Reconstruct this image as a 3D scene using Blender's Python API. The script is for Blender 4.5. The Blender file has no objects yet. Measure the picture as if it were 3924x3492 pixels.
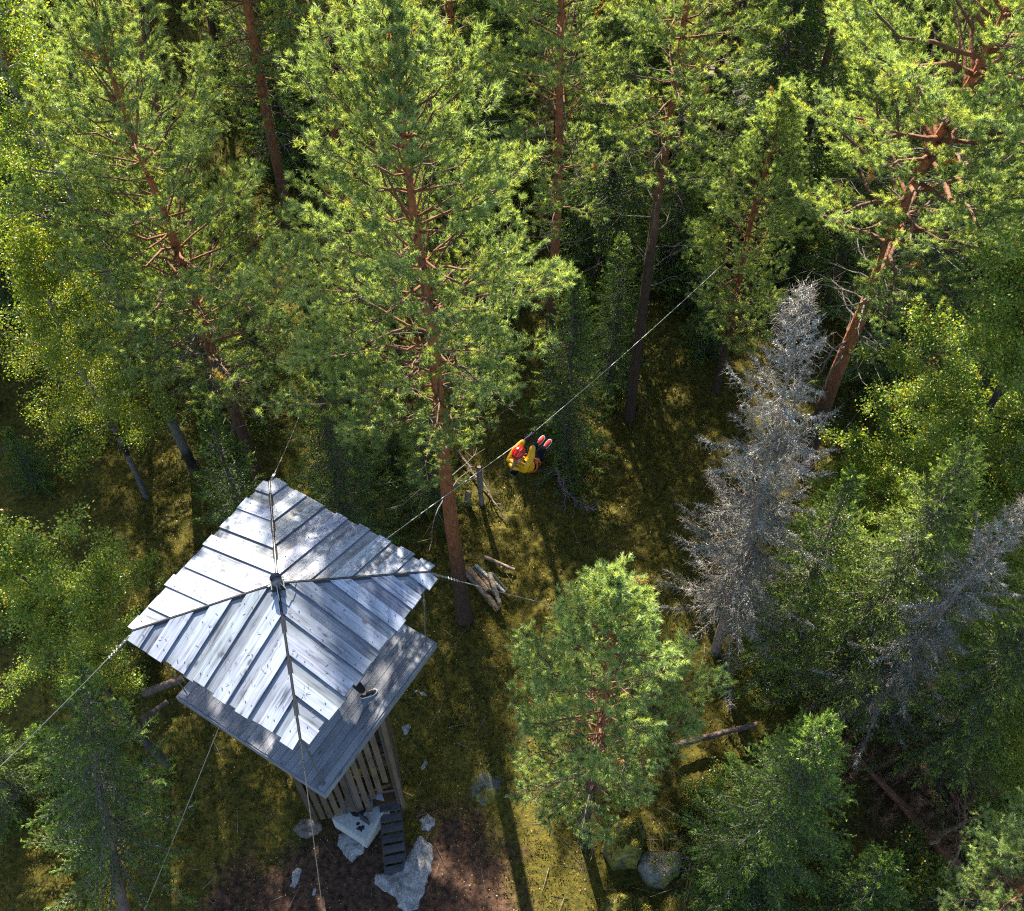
import bpy, bmesh, math, random
import numpy as np
from mathutils import Vector, Matrix, noise as mnoise
from mathutils.geometry import delaunay_2d_cdt

# ------------------------------------------------------------------ camera, world, sun, exposure
SC = bpy.context.scene
COL = SC.collection
FPX, PITCH, ROLL, HC = 4256.0, math.radians(54), math.radians(-0.5), 24.0
CXP, CYP = 1962.0, 1746.0
F_ = np.array([0, math.cos(PITCH), -math.sin(PITCH)])
U_ = np.array([0, math.sin(PITCH), math.cos(PITCH)])
R_ = np.array([1.0, 0, 0])
R2 = R_*math.cos(ROLL)+U_*math.sin(ROLL)
U2 = -R_*math.sin(ROLL)+U_*math.cos(ROLL)
def at(px, py, z):
    d = F_+R2*(px-CXP)/FPX-U2*(py-CYP)/FPX
    s = (z-HC)/d[2]
    return np.array([0, 0, HC])+d*s
cam = bpy.data.cameras.new('camera'); cam_o = bpy.data.objects.new('camera', cam); COL.objects.link(cam_o)
cam.sensor_width = 36; cam.lens = 36*FPX/3924.0; cam.clip_end = 600; cam.clip_start = 0.1
M = Matrix(((R2[0], U2[0], -F_[0], 0), (R2[1], U2[1], -F_[1], 0), (R2[2], U2[2], -F_[2], HC), (0, 0, 0, 1)))
cam_o.matrix_world = M
SC.camera = cam_o

SUN_EL, SUN_AZ = math.radians(35), math.radians(12.7)     # azimuth measured from +Y towards -X
w = bpy.data.worlds.new('World'); SC.world = w; w.use_nodes = True
nt = w.node_tree; nt.nodes.clear()
sky = nt.nodes.new('ShaderNodeTexSky'); sky.sky_type = 'NISHITA'; sky.sun_disc = False
sky.sun_elevation = SUN_EL; sky.sun_rotation = -SUN_AZ
bg = nt.nodes.new('ShaderNodeBackground'); bg.inputs[1].default_value = 0.075
wo = nt.nodes.new('ShaderNodeOutputWorld')
nt.links.new(sky.outputs[0], bg.inputs[0]); nt.links.new(bg.outputs[0], wo.inputs[0])
sd = Vector((-math.sin(SUN_AZ)*math.cos(SUN_EL), math.cos(SUN_AZ)*math.cos(SUN_EL), math.sin(SUN_EL)))
sl = bpy.data.lights.new('sun', 'SUN'); sl.energy = 5.0; sl.angle = math.radians(0.55); sl.color = (1, 0.9, 0.74)
so = bpy.data.objects.new('sun', sl); COL.objects.link(so); so.rotation_euler = sd.to_track_quat('Z', 'Y').to_euler()
so.location = (0, 0, 40)
SC.view_settings.view_transform = 'Standard'; SC.view_settings.look = 'None'
SC.view_settings.gamma = 1; SC.view_settings.exposure = 2.3
SC.render.engine = 'CYCLES'
SC.cycles.max_bounces = 6; SC.cycles.diffuse_bounces = 4; SC.cycles.transmission_bounces = 5; SC.cycles.glossy_bounces = 2
SC.cycles.use_denoising = False; SC.cycles.filter_width = 1.15; SC.cycles.sample_clamp_indirect = 4

# ------------------------------------------------------------------ helpers
def props(o, label=None, cat=None, group=None, kind=None):
    if label: o['label'] = label
    if cat: o['category'] = cat
    if group: o['group'] = group
    if kind: o['kind'] = kind
    return o
def empty(name, loc=(0, 0, 0), rz=0, **k):
    o = bpy.data.objects.new(name, None); COL.objects.link(o)
    o.location = Vector([float(a) for a in loc]); o.rotation_euler = (0, 0, rz); o.empty_display_size = .3
    return props(o, **k)
def norm(v):
    v = np.asarray(v, float); return v/np.maximum(np.linalg.norm(v, axis=-1, keepdims=True), 1e-9)
class Acc:
    """collects triangles and quads with a per-vertex colour and a board coordinate"""
    def __init__(s): s.v = []; s.c = []; s.b = []; s.f3 = []; s.f4 = []; s.n = 0
    def add(s, v, f, c=(1, 1, 1), b=None):
        v = np.asarray(v, float).reshape(-1, 3); f = np.asarray(f, int)
        c = np.asarray(c, float)
        if c.ndim == 1: c = np.tile(c, (len(v), 1))
        s.v.append(v); s.c.append(c)
        s.b.append(np.zeros((len(v), 3)) if b is None else np.asarray(b, float))
        (s.f3 if f.shape[1] == 3 else s.f4).append(f+s.n); s.n += len(v)
    def build(s, name, mat, parent=None, smooth=False, board=False):
        me = bpy.data.meshes.new(name)
        V = np.concatenate(s.v).astype(np.float32); C = np.concatenate(s.c)
        f3 = np.concatenate(s.f3) if s.f3 else np.zeros((0, 3), int)
        f4 = np.concatenate(s.f4) if s.f4 else np.zeros((0, 4), int)
        me.vertices.add(len(V)); me.vertices.foreach_set('co', V.ravel())
        nl = f3.size+f4.size
        me.loops.add(nl); me.loops.foreach_set('vertex_index', np.concatenate([f3.ravel(), f4.ravel()]).astype(np.int32))
        tot = np.concatenate([np.full(len(f3), 3), np.full(len(f4), 4)]).astype(np.int32)
        st = np.concatenate([[0], np.cumsum(tot)[:-1]]).astype(np.int32)
        me.polygons.add(len(tot)); me.polygons.foreach_set('loop_start', st); me.polygons.foreach_set('loop_total', tot)
        me.polygons.foreach_set('use_smooth', np.full(len(tot), bool(smooth)))
        me.update(calc_edges=True)
        a = me.attributes.new('Col', 'FLOAT_COLOR', 'POINT')
        a.data.foreach_set('color', np.concatenate([C, np.ones((len(C), 1))], 1).astype(np.float32).ravel())
        if board:
            a = me.attributes.new('bc', 'FLOAT_VECTOR', 'POINT'); a.data.foreach_set('vector', np.concatenate(s.b).astype(np.float32).ravel())
        me.materials.append(mat)
        o = bpy.data.objects.new(name, me); COL.objects.link(o)
        if parent is not None: o.parent = parent
        return o
def perp(d):
    d = norm(d); a = np.where(np.abs(d[..., 2:3]) < .9, np.array([0, 0, 1.]), np.array([1., 0, 0]))
    p = norm(np.cross(d, a)); return p, np.cross(d, p)
def tube(acc, P, rad, col, sides=6, cap=True):
    P = np.asarray(P, float); n = len(P)
    rad = np.full(n, float(rad)) if np.ndim(rad) == 0 else np.asarray(rad, float)
    T = norm(np.gradient(P, axis=0)); p, q = perp(T)
    for i in range(1, n):   # parallel transport
        p[i] = norm(p[i-1]-T[i]*np.dot(p[i-1], T[i])); q[i] = np.cross(T[i], p[i])
    a = np.arange(sides)*2*math.pi/sides
    V = (P[:, None]+rad[:, None, None]*(np.cos(a)[None, :, None]*p[:, None]+np.sin(a)[None, :, None]*q[:, None])).reshape(-1, 3)
    i, j = np.meshgrid(np.arange(n-1), np.arange(sides), indexing='ij'); j2 = (j+1) % sides
    f = np.stack([i*sides+j, i*sides+j2, (i+1)*sides+j2, (i+1)*sides+j], -1).reshape(-1, 4)
    c = np.asarray(col, float)
    if c.ndim == 2: c = np.repeat(c, sides, 0)
    acc.add(V, f, c)
    if cap:
        for k, e in ((0, 0), (n-1, 1)):
            V2 = np.concatenate([V[k*sides:(k+1)*sides], P[k:k+1]])
            j = np.arange(sides); j2 = (j+1) % sides
            f = np.stack([j2, j, np.full(sides, sides)] if e == 0 else [j, j2, np.full(sides, sides)], -1)
            acc.add(V2, f, c if c.ndim == 1 else c[k*sides])
def prisms(acc, A, B, ra, rb, col):
    """many straight three-sided twigs"""
    A = np.asarray(A, float); B = np.asarray(B, float); n = len(A)
    if n == 0: return
    p, q = perp(B-A); ra = np.broadcast_to(np.asarray(ra, float), (n,)); rb = np.broadcast_to(np.asarray(rb, float), (n,))
    V = np.zeros((n, 6, 3))
    for k in range(3):
        o = math.cos(k*2.094)*p+math.sin(k*2.094)*q
        V[:, k] = A+o*ra[:, None]; V[:, 3+k] = B+o*rb[:, None]
    f = np.array([[0, 1, 4, 3], [1, 2, 5, 4], [2, 0, 3, 5]])
    ff = (np.arange(n)[:, None, None]*6+f[None]).reshape(-1, 4)
    c = np.asarray(col, float); c = np.tile(c, (n*6, 1)) if c.ndim == 1 else np.repeat(c, 6, 0)
    acc.add(V.reshape(-1, 3), ff, c)
def blades(acc, S, D, length, width, col, rng):
    """thin triangles: S base, D direction"""
    n = len(S)
    r = norm(rng.normal(size=(n, 3))); side = norm(np.cross(D, r))
    L = np.broadcast_to(np.asarray(length, float), (n,))[:, None]; W = np.broadcast_to(np.asarray(width, float), (n,))[:, None]
    V = np.stack([S-side*W/2, S+side*W/2, S+D*L], 1).reshape(-1, 3)
    acc.add(V, np.arange(n*3).reshape(-1, 3), np.repeat(col, 3, 0) if np.ndim(col) == 2 else col)
def leaves(acc, S, size, col, rng, up=.5):
    n = len(S)
    nrm = norm(rng.normal(size=(n, 3))+[0, 0, up]); a, b = perp(nrm)
    t = rng.uniform(0, 6.28, n)[:, None]; d = np.cos(t)*a+np.sin(t)*b; e = np.cross(nrm, d)
    L = np.broadcast_to(np.asarray(size, float), (n,))[:, None]
    V = np.stack([S, S+d*L*.45+e*L*.36+nrm*L*.06, S+d*L, S+d*L*.45-e*L*.36+nrm*L*.06], 1).reshape(-1, 3)
    acc.add(V, np.arange(n*4).reshape(-1, 4), np.repeat(col, 4, 0))
def box(acc, lo, hi, col=(1, 1, 1), M3=None, b=None):
    x0, y0, z0 = lo; x1, y1, z1 = hi
    V = np.array([[x0, y0, z0], [x1, y0, z0], [x1, y1, z0], [x0, y1, z0], [x0, y0, z1], [x1, y0, z1], [x1, y1, z1], [x0, y1, z1]], float)
    bb = V.copy()
    if b is not None:      # board coordinates: (along axis index, id)
        ax, idn = b; o = [k for k in range(3) if k != ax]
        bb = np.stack([V[:, ax], V[:, o[0]]+V[:, o[1]]*.7, np.full(8, float(idn))], 1)
    if M3 is not None: V = V@np.asarray(M3)[:3, :3].T+np.asarray(M3)[:3, 3]
    f = [[0, 3, 2, 1], [4, 5, 6, 7], [0, 1, 5, 4], [1, 2, 6, 5], [2, 3, 7, 6], [3, 0, 4, 7]]
    acc.add(V, f, col, bb)
def interp_path(P, u):
    P = np.asarray(P); u = np.clip(u, 0, 1)*(len(P)-1); i = np.minimum(u.astype(int), len(P)-2); f = (u-i)[:, None]
    return P[i]*(1-f)+P[i+1]*f, norm(P[i+1]-P[i])

# ------------------------------------------------------------------ materials
def mat(name):
    m = bpy.data.materials.new(name); m.use_nodes = True; m.node_tree.nodes.clear(); return m, m.node_tree
def N(t, kind, **k):
    n = t.nodes.new(kind)
    for a, v in k.items():
        if a.startswith('i_'): n.inputs[int(a[2:])].default_value = v
        else: setattr(n, a, v)
    return n
def foliage_mat(name, transl=.45, tint=(1.25, 1.15, .35), rough=.45, spec=.35):
    m, t = mat(name); a = N(t, 'ShaderNodeAttribute', attribute_name='Col')
    p = N(t, 'ShaderNodeBsdfPrincipled'); p.inputs['Roughness'].default_value = rough; p.inputs['Specular IOR Level'].default_value = spec
    mul = N(t, 'ShaderNodeMixRGB', blend_type='MULTIPLY', i_0=1.0); mul.inputs[2].default_value = (*tint, 1)
    tr = N(t, 'ShaderNodeBsdfTranslucent'); mx = N(t, 'ShaderNodeMixShader', i_0=transl); o = N(t, 'ShaderNodeOutputMaterial')
    L = t.links.new
    L(a.outputs['Color'], p.inputs['Base Color']); L(a.outputs['Color'], mul.inputs[1]); L(mul.outputs[0], tr.inputs[0])
    L(p.outputs[0], mx.inputs[1]); L(tr.outputs[0], mx.inputs[2]); L(mx.outputs[0], o.inputs[0]); return m
def bark_mat(name, scale=18, bump=.6, dark=.45, rough=.85):
    m, t = mat(name); L = t.links.new
    a = N(t, 'ShaderNodeAttribute', attribute_name='Col'); tc = N(t, 'ShaderNodeTexCoord')
    mp = N(t, 'ShaderNodeMapping'); mp.inputs[3].default_value = (1, 1, .35); L(tc.outputs['Object'], mp.inputs[0])
    no = N(t, 'ShaderNodeTexNoise'); no.inputs['Scale'].default_value = scale; no.inputs['Detail'].default_value = 6; no.inputs['Roughness'].default_value = .7
    L(mp.outputs[0], no.inputs[0])
    vo = N(t, 'ShaderNodeTexVoronoi'); vo.inputs['Scale'].default_value = scale*.8; L(mp.outputs[0], vo.inputs[0])
    mr = N(t, 'ShaderNodeMapRange'); mr.inputs[1].default_value = .3; mr.inputs[2].default_value = .7; mr.inputs[3].default_value = dark; mr.inputs[4].default_value = 1.35
    L(no.outputs[0], mr.inputs[0])
    mu = N(t, 'ShaderNodeMixRGB', blend_type='MULTIPLY', i_0=1.0); L(a.outputs['Color'], mu.inputs[1]); L(mr.outputs[0], mu.inputs[2])
    p = N(t, 'ShaderNodeBsdfPrincipled'); p.inputs['Roughness'].default_value = rough; p.inputs['Specular IOR Level'].default_value = .25
    L(mu.outputs[0], p.inputs['Base Color'])
    ad = N(t, 'ShaderNodeMath', operation='ADD'); L(no.outputs[0], ad.inputs[0]); L(vo.outputs[0], ad.inputs[1])
    b = N(t, 'ShaderNodeBump'); b.inputs[0].default_value = bump; b.inputs[1].default_value = .03; L(ad.outputs[0], b.inputs['Height']); L(b.outputs[0], p.inputs['Normal'])
    o = N(t, 'ShaderNodeOutputMaterial'); L(p.outputs[0], o.inputs[0]); return m
def plain(name, col, rough=.5, metal=0, spec=.5, noise=.12, nscale=30, bump=.0):
    m, t = mat(name); L = t.links.new
    tc = N(t, 'ShaderNodeTexCoord'); no = N(t, 'ShaderNodeTexNoise'); no.inputs['Scale'].default_value = nscale; no.inputs['Detail'].default_value = 4
    L(tc.outputs['Object'], no.inputs[0])
    mr = N(t, 'ShaderNodeMapRange'); mr.inputs[1].default_value = .3; mr.inputs[2].default_value = .7; mr.inputs[3].default_value = 1-noise*2; mr.inputs[4].default_value = 1+noise
    L(no.outputs[0], mr.inputs[0]); mu = N(t, 'ShaderNodeMixRGB', blend_type='MULTIPLY', i_0=1.0); mu.inputs[1].default_value = (*col, 1); L(mr.outputs[0], mu.inputs[2])
    p = N(t, 'ShaderNodeBsdfPrincipled'); p.inputs['Roughness'].default_value = rough; p.inputs['Metallic'].default_value = metal; p.inputs['Specular IOR Level'].default_value = spec
    L(mu.outputs[0], p.inputs['Base Color'])
    if bump:
        b = N(t, 'ShaderNodeBump'); b.inputs[0].default_value = bump; b.inputs[1].default_value = .02; L(no.outputs[0], b.inputs['Height']); L(b.outputs[0], p.inputs['Normal'])
    o = N(t, 'ShaderNodeOutputMaterial'); L(p.outputs[0], o.inputs[0]); return m
def wood_mat(name, dark, light, rough=.42, grain=1.0, spec=.5, across=26, knots=True):
    m, t = mat(name); L = t.links.new
    a = N(t, 'ShaderNodeAttribute', attribute_name='bc'); cl = N(t, 'ShaderNodeAttribute', attribute_name='Col')
    sep = N(t, 'ShaderNodeSeparateXYZ'); L(a.outputs['Vector'], sep.inputs[0])
    # knots: sparse spots that also bend the grain
    kx = N(t, 'ShaderNodeMath', operation='MULTIPLY', i_1=2.6); L(sep.outputs[0], kx.inputs[0])
    ky = N(t, 'ShaderNodeMath', operation='MULTIPLY', i_1=6.0); L(sep.outputs[1], ky.inputs[0])
    kz = N(t, 'ShaderNodeMath', operation='MULTIPLY', i_1=7.3); L(sep.outputs[2], kz.inputs[0])
    kc = N(t, 'ShaderNodeCombineXYZ'); L(kx.outputs[0], kc.inputs[0]); L(ky.outputs[0], kc.inputs[1]); L(kz.outputs[0], kc.inputs[2])
    vo = N(t, 'ShaderNodeTexVoronoi'); vo.inputs['Scale'].default_value = 1.0; L(kc.outputs[0], vo.inputs[0])
    kn = N(t, 'ShaderNodeMapRange'); kn.interpolation_type = 'SMOOTHSTEP'
    kn.inputs[1].default_value = .05; kn.inputs[2].default_value = .30; kn.inputs[3].default_value = 1.0; kn.inputs[4].default_value = 0.0
    L(vo.outputs['Distance'], kn.inputs[0])
    gx = N(t, 'ShaderNodeMath', operation='MULTIPLY', i_1=1.5); L(sep.outputs[0], gx.inputs[0])
    gy = N(t, 'ShaderNodeMath', operation='MULTIPLY', i_1=float(across)); L(sep.outputs[1], gy.inputs[0])
    g2 = N(t, 'ShaderNodeMath', operation='MULTIPLY_ADD', i_1=1.8); L(kn.outputs[0], g2.inputs[0]); L(gy.outputs[0], g2.inputs[2])
    gc = N(t, 'ShaderNodeCombineXYZ'); L(gx.outputs[0], gc.inputs[0]); L(g2.outputs[0], gc.inputs[1]); L(kz.outputs[0], gc.inputs[2])
    no = N(t, 'ShaderNodeTexNoise'); no.inputs['Scale'].default_value = 1; no.inputs['Detail'].default_value = 7; no.inputs['Roughness'].default_value = .65; no.inputs['Distortion'].default_value = .5
    L(gc.outputs[0], no.inputs[0])
    n2c = N(t, 'ShaderNodeVectorMath', operation='SCALE'); n2c.inputs['Scale'].default_value = 1.0; L(kc.outputs[0], n2c.inputs[0])
    n2 = N(t, 'ShaderNodeTexNoise'); n2.inputs['Scale'].default_value = .8; n2.inputs['Detail'].default_value = 4; L(n2c.outputs[0], n2.inputs[0])
    mixn = N(t, 'ShaderNodeMath', operation='MULTIPLY_ADD', i_1=.55); L(n2.outputs[0], mixn.inputs[0])
    s1 = N(t, 'ShaderNodeMath', operation='MULTIPLY', i_1=.75); L(no.outputs[0], s1.inputs[0]); L(s1.outputs[0], mixn.inputs[2])
    rp = N(t, 'ShaderNodeValToRGB'); e = rp.color_ramp.elements
    e[0].position = .46; e[0].color = (*dark, 1); e[1].position = .74; e[1].color = (*light, 1)
    mid = tuple(.45*x+.55*y for x, y in zip(dark, light)); el = rp.color_ramp.elements.new(.58); el.color = (*mid, 1)
    L(mixn.outputs[0], rp.inputs[0])
    mu = N(t, 'ShaderNodeMixRGB', blend_type='MULTIPLY', i_0=1.0); L(rp.outputs[0], mu.inputs[1]); L(cl.outputs['Color'], mu.inputs[2])
    kd = N(t, 'ShaderNodeMixRGB', blend_type='MIX'); kd.inputs[2].default_value = (dark[0]*.45, dark[1]*.42, dark[2]*.4, 1)
    kt = N(t, 'ShaderNodeMath', operation='POWER', i_1=3.0); L(kn.outputs[0], kt.inputs[0])
    ks = N(t, 'ShaderNodeMath', operation='MULTIPLY', i_1=.75 if knots else 0.0); L(kt.outputs[0], ks.inputs[0])
    L(ks.outputs[0], kd.inputs[0]); L(mu.outputs[0], kd.inputs[1])
    p = N(t, 'ShaderNodeBsdfPrincipled'); p.inputs['Specular IOR Level'].default_value = spec
    rr = N(t, 'ShaderNodeMapRange'); rr.inputs[1].default_value = .35; rr.inputs[2].default_value = .75; rr.inputs[3].default_value = rough+.16; rr.inputs[4].default_value = rough
    L(mixn.outputs[0], rr.inputs[0]); L(rr.outputs[0], p.inputs['Roughness']); L(kd.outputs[0], p.inputs['Base Color'])
    b = N(t, 'ShaderNodeBump'); b.inputs[0].default_value = .5*grain; b.inputs[1].default_value = .006; L(mixn.outputs[0], b.inputs['Height']); L(b.outputs[0], p.inputs['Normal'])
    o = N(t, 'ShaderNodeOutputMaterial'); L(p.outputs[0], o.inputs[0]); return m

M_needle = foliage_mat('pine_needles', .5, (1.45, 1.3, .4))
M_spruce = foliage_mat('spruce_needles', .42, (1.4, 1.25, .35))
M_leaf = foliage_mat('leaves', .5, (1.35, 1.2, .25), rough=.35, spec=.5)
M_bark = bark_mat('bark')
M_lichen = bark_mat('lichen_twigs', 30, .3, .7)
M_moss = foliage_mat('moss_blades', .35, (1.25, 1.05, .3))
M_roofwood = wood_mat('weathered_roof_boards', (.036, .044, .064), (.28, .32, .40), rough=.36, spec=.6, across=38)
M_deckwood = wood_mat('deck_boards', (.08, .084, .10), (.20, .21, .24), rough=.6, spec=.3, across=55)
M_slat = wood_mat('brown_slats', (.034, .024, .017), (.10, .074, .053), rough=.6, across=50)
M_steel = plain('galvanised_steel', (.25, .27, .30), .38, .8)
M_black = plain('black_flashing', (.018, .02, .024), .4, 0)
M_cable = plain('steel_cable', (.42, .42, .40), .4, .6)
M_conc = plain('concrete', (.40, .41, .42), .85, 0, .3, .12, 14, .3)

# ------------------------------------------------------------------ ground
rg = np.random.default_rng(5)
def ground_h(x, y):
    x = np.asarray(x, float); y = np.asarray(y, float)
    h = .10*np.sin(x*.9+1.3)*np.cos(y*.7)+.05*np.sin(x*2.3+y*1.9)+.03*np.sin(x*5.1-y*3.7+1)
    d = np.hypot(x+3.2, y-6.5); k = np.clip((d-2.2)/3, 0, 1)
    far = np.clip((y-20)/25, 0, 1)
    return h*k*.9-.02+far*.6*np.sin(x*.21+.5)*np.cos(y*.17)
def soil_amt(x, y):
    a = np.exp(-(((x+3.2)/3.4)**2+((y-5.1)/2.3)**2)*1.1)
    b = np.exp(-(((x+5.6)/1.9)**2+((y-4.2)/1.3)**2))
    c = np.exp(-(((x+1.2)/1.4)**2+((y-6.6)/1.9)**2))*.75
    d = np.exp(-(((x-9.5)/3.0)**2+((y-8.2)/3.5)**2))*.6
    return np.clip(np.maximum.reduce([a*1.35, b*1.2, c, d]), 0, 1)
gx = np.unique(np.round(np.concatenate([np.arange(-160, -16, 8), np.arange(-16, 16, .09), np.arange(16, 161, 8)]), 3))
gy = np.unique(np.round(np.concatenate([np.arange(-60, 0, 6), np.arange(0, 30, .09), np.arange(30, 60, 2), np.arange(60, 200, 10)]), 3))
X, Y = np.meshgrid(gx, gy, indexing='ij')
Z = ground_h(X, Y)
fine = (np.abs(X) < 15) & (Y < 29) & (Y > 0)
Z = Z+np.where(fine, rg.normal(size=Z.shape)*.012, 0)
nx, ny = X.shape
ga = Acc()
i, j = np.meshgrid(np.arange(nx-1), np.arange(ny-1), indexing='ij')
ff = np.stack([i*ny+j, (i+1)*ny+j, (i+1)*ny+j+1, i*ny+j+1], -1).reshape(-1, 4)
sa = soil_amt(X, Y)
ga.add(np.stack([X, Y, Z], -1).reshape(-1, 3), ff, np.stack([sa, sa, sa], -1).reshape(-1, 3))
def ground_mat():
    m, t = mat('forest_floor'); L = t.links.new
    a = N(t, 'ShaderNodeAttribute', attribute_name='Col'); tc = N(t, 'ShaderNodeTexCoord')
    def noi(s, d=6, r=.6):
        n = N(t, 'ShaderNodeTexNoise'); n.inputs['Scale'].default_value = s; n.inputs['Detail'].default_value = d; n.inputs['Roughness'].default_value = r
        L(tc.outputs['Object'], n.inputs[0]); return n
    n1, n2, n3 = noi(1.1), noi(9), noi(60, 3)
    ad = N(t, 'ShaderNodeMath', operation='MULTIPLY_ADD', i_1=1.0); L(a.outputs['Fac'], ad.inputs[0])
    s = N(t, 'ShaderNodeMath', operation='MULTIPLY_ADD', i_1=1.0, i_2=-.5); L(n1.outputs[0], s.inputs[0]); L(s.outputs[0], ad.inputs[2])
    mk = N(t, 'ShaderNodeMapRange'); mk.inputs[1].default_value = .28; mk.inputs[2].default_value = .55; L(ad.outputs[0], mk.inputs[0])
    moss = N(t, 'ShaderNodeValToRGB'); e = moss.color_ramp.elements
    e[0].position = .32; e[0].color = (.032, .028, .008, 1); e[1].position = .7; e[1].color = (.13, .10, .014, 1)
    k = moss.color_ramp.elements.new(.5); k.color = (.075, .068, .012, 1); L(n2.outputs[0], moss.inputs[0])
    soil = N(t, 'ShaderNodeValToRGB'); e = soil.color_ramp.elements
    e[0].position = .35; e[0].color = (.022, .014, .011, 1); e[1].position = .72; e[1].color = (.12, .066, .042, 1); L(n2.outputs[0], soil.inputs[0])
    mx = N(t, 'ShaderNodeMixRGB'); L(mk.outputs[0], mx.inputs[0]); L(moss.outputs[0], mx.inputs[1]); L(soil.outputs[0], mx.inputs[2])
    p = N(t, 'ShaderNodeBsdfPrincipled'); p.inputs['Roughness'].default_value = .95; p.inputs['Specular IOR Level'].default_value = .15
    L(mx.outputs[0], p.inputs['Base Color'])
    b = N(t, 'ShaderNodeBump'); b.inputs[0].default_value = .9; b.inputs[1].default_value = .05
    mm = N(t, 'ShaderNodeMath', operation='MULTIPLY_ADD', i_1=.4); L(n3.outputs[0], mm.inputs[0]); L(n2.outputs[0], mm.inputs[2])
    L(mm.outputs[0], b.inputs['Height']); L(b.outputs[0], p.inputs['Normal'])
    o = N(t, 'ShaderNodeOutputMaterial'); L(p.outputs[0], o.inputs[0]); return m
props(ga.build('ground', ground_mat(), smooth=True), kind='structure')

def vnoise(x, y, s, seed=0):
    return np.sin(x*s+seed)*np.cos(y*s*1.13+seed*2)+.6*np.sin(x*s*2.1-y*s*1.7+seed*3)+.4*np.cos(x*s*3.9+y*s*4.3+seed)
# moss and bilberry cover
ma = Acc(); n = 430000
x = rg.uniform(-11, 13, n); y = rg.uniform(2.5, 27, n)
clump = vnoise(x, y, 2.3, 1)+vnoise(x, y, 6.1, 4)*.7
keep = (clump+rg.normal(size=n)*.8 > -.5) & (rg.uniform(0, 1, n) > soil_amt(x, y)*1.25)
x, y, clump = x[keep], y[keep], clump[keep]; n = len(x)
S = np.stack([x, y, ground_h(x, y)-.004], -1)
D = norm(np.stack([rg.normal(size=n)*.75, rg.normal(size=n)*.75, np.full(n, .8)], -1))
mix = np.clip(.5+.28*clump+rg.normal(size=n)*.3, 0, 1)[:, None]
big = vnoise(x, y, .8, 2) > .35
c = (1-mix)*np.array([.03, .036, .008])+mix*np.array([.15, .115, .012])
c = np.where(big[:, None] & (rg.uniform(0, 1, n)[:, None] < .6), np.array([.035, .065, .015])*rg.uniform(.7, 1.6, (n, 1)), c)
L_ = rg.uniform(.03, .075, n)*np.where(big, 1.35, 1)
blades(ma, S, D, L_, rg.uniform(.016, .034, n), c, rg)
props(ma.build('moss', M_moss), kind='stuff', label='yellow green moss and bilberry covering the forest floor', cat='moss')
n = 110000; x = rg.uniform(-26, 26, n); y = rg.uniform(26, 52, n); hk = ground_h(x, y)  # far bilberry, added in a dark colour to deepen shade between trunks
fc0 = Acc(); D = norm(np.stack([rg.normal(size=n)*.6, rg.normal(size=n)*.6, np.full(n, .9)], -1))
blades(fc0, np.stack([x, y, hk-.01], -1), D, rg.uniform(.08, .22, n), rg.uniform(.04, .09, n), np.array([.04, .07, .018])*rg.uniform(.5, 1.8, (n, 1)), rg)
props(fc0.build('bilberry_shade_cover', M_moss), kind='stuff', label='bilberry cover coloured dark to deepen the shade between the distant trees', cat='ground cover')
# fallen leaves and litter
la = Acc(); n = 9000
x = rg.uniform(-10, 10, n); y = rg.uniform(2.8, 22, n)
S = np.stack([x, y, ground_h(x, y)+rg.uniform(.02, .05, n)], -1)
cc = np.where(rg.uniform(0, 1, (n, 1)) < .55, [.50, .34, .12], [.22, .12, .05])*rg.uniform(.6, 1.3, (n, 1))
leaves(la, S, rg.uniform(.02, .05, n), cc, rg, up=3)
props(la.build('fallen_leaves', M_leaf), kind='stuff', label='small yellow and brown birch leaves fallen on moss and soil', cat='leaves')
# sticks
ta = Acc(); n = 900
x = rg.uniform(-10, 12, n); y = rg.uniform(3, 24, n); L_ = rg.uniform(.1, .7, n)**1.4+.05; az = rg.uniform(0, 6.28, n)
A = np.stack([x, y, ground_h(x, y)+.03], -1); B = A+np.stack([np.cos(az)*L_, np.sin(az)*L_, rg.uniform(-.02, .05, n)], -1)
prisms(ta, A, B, rg.uniform(.003, .009, n), .002, np.array([[.16, .13, .11]])*rg.uniform(.5, 1.8, (n, 1)))
props(ta.build('twigs', M_bark), kind='stuff', label='thin dry twigs scattered over the forest floor', cat='twigs')

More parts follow.
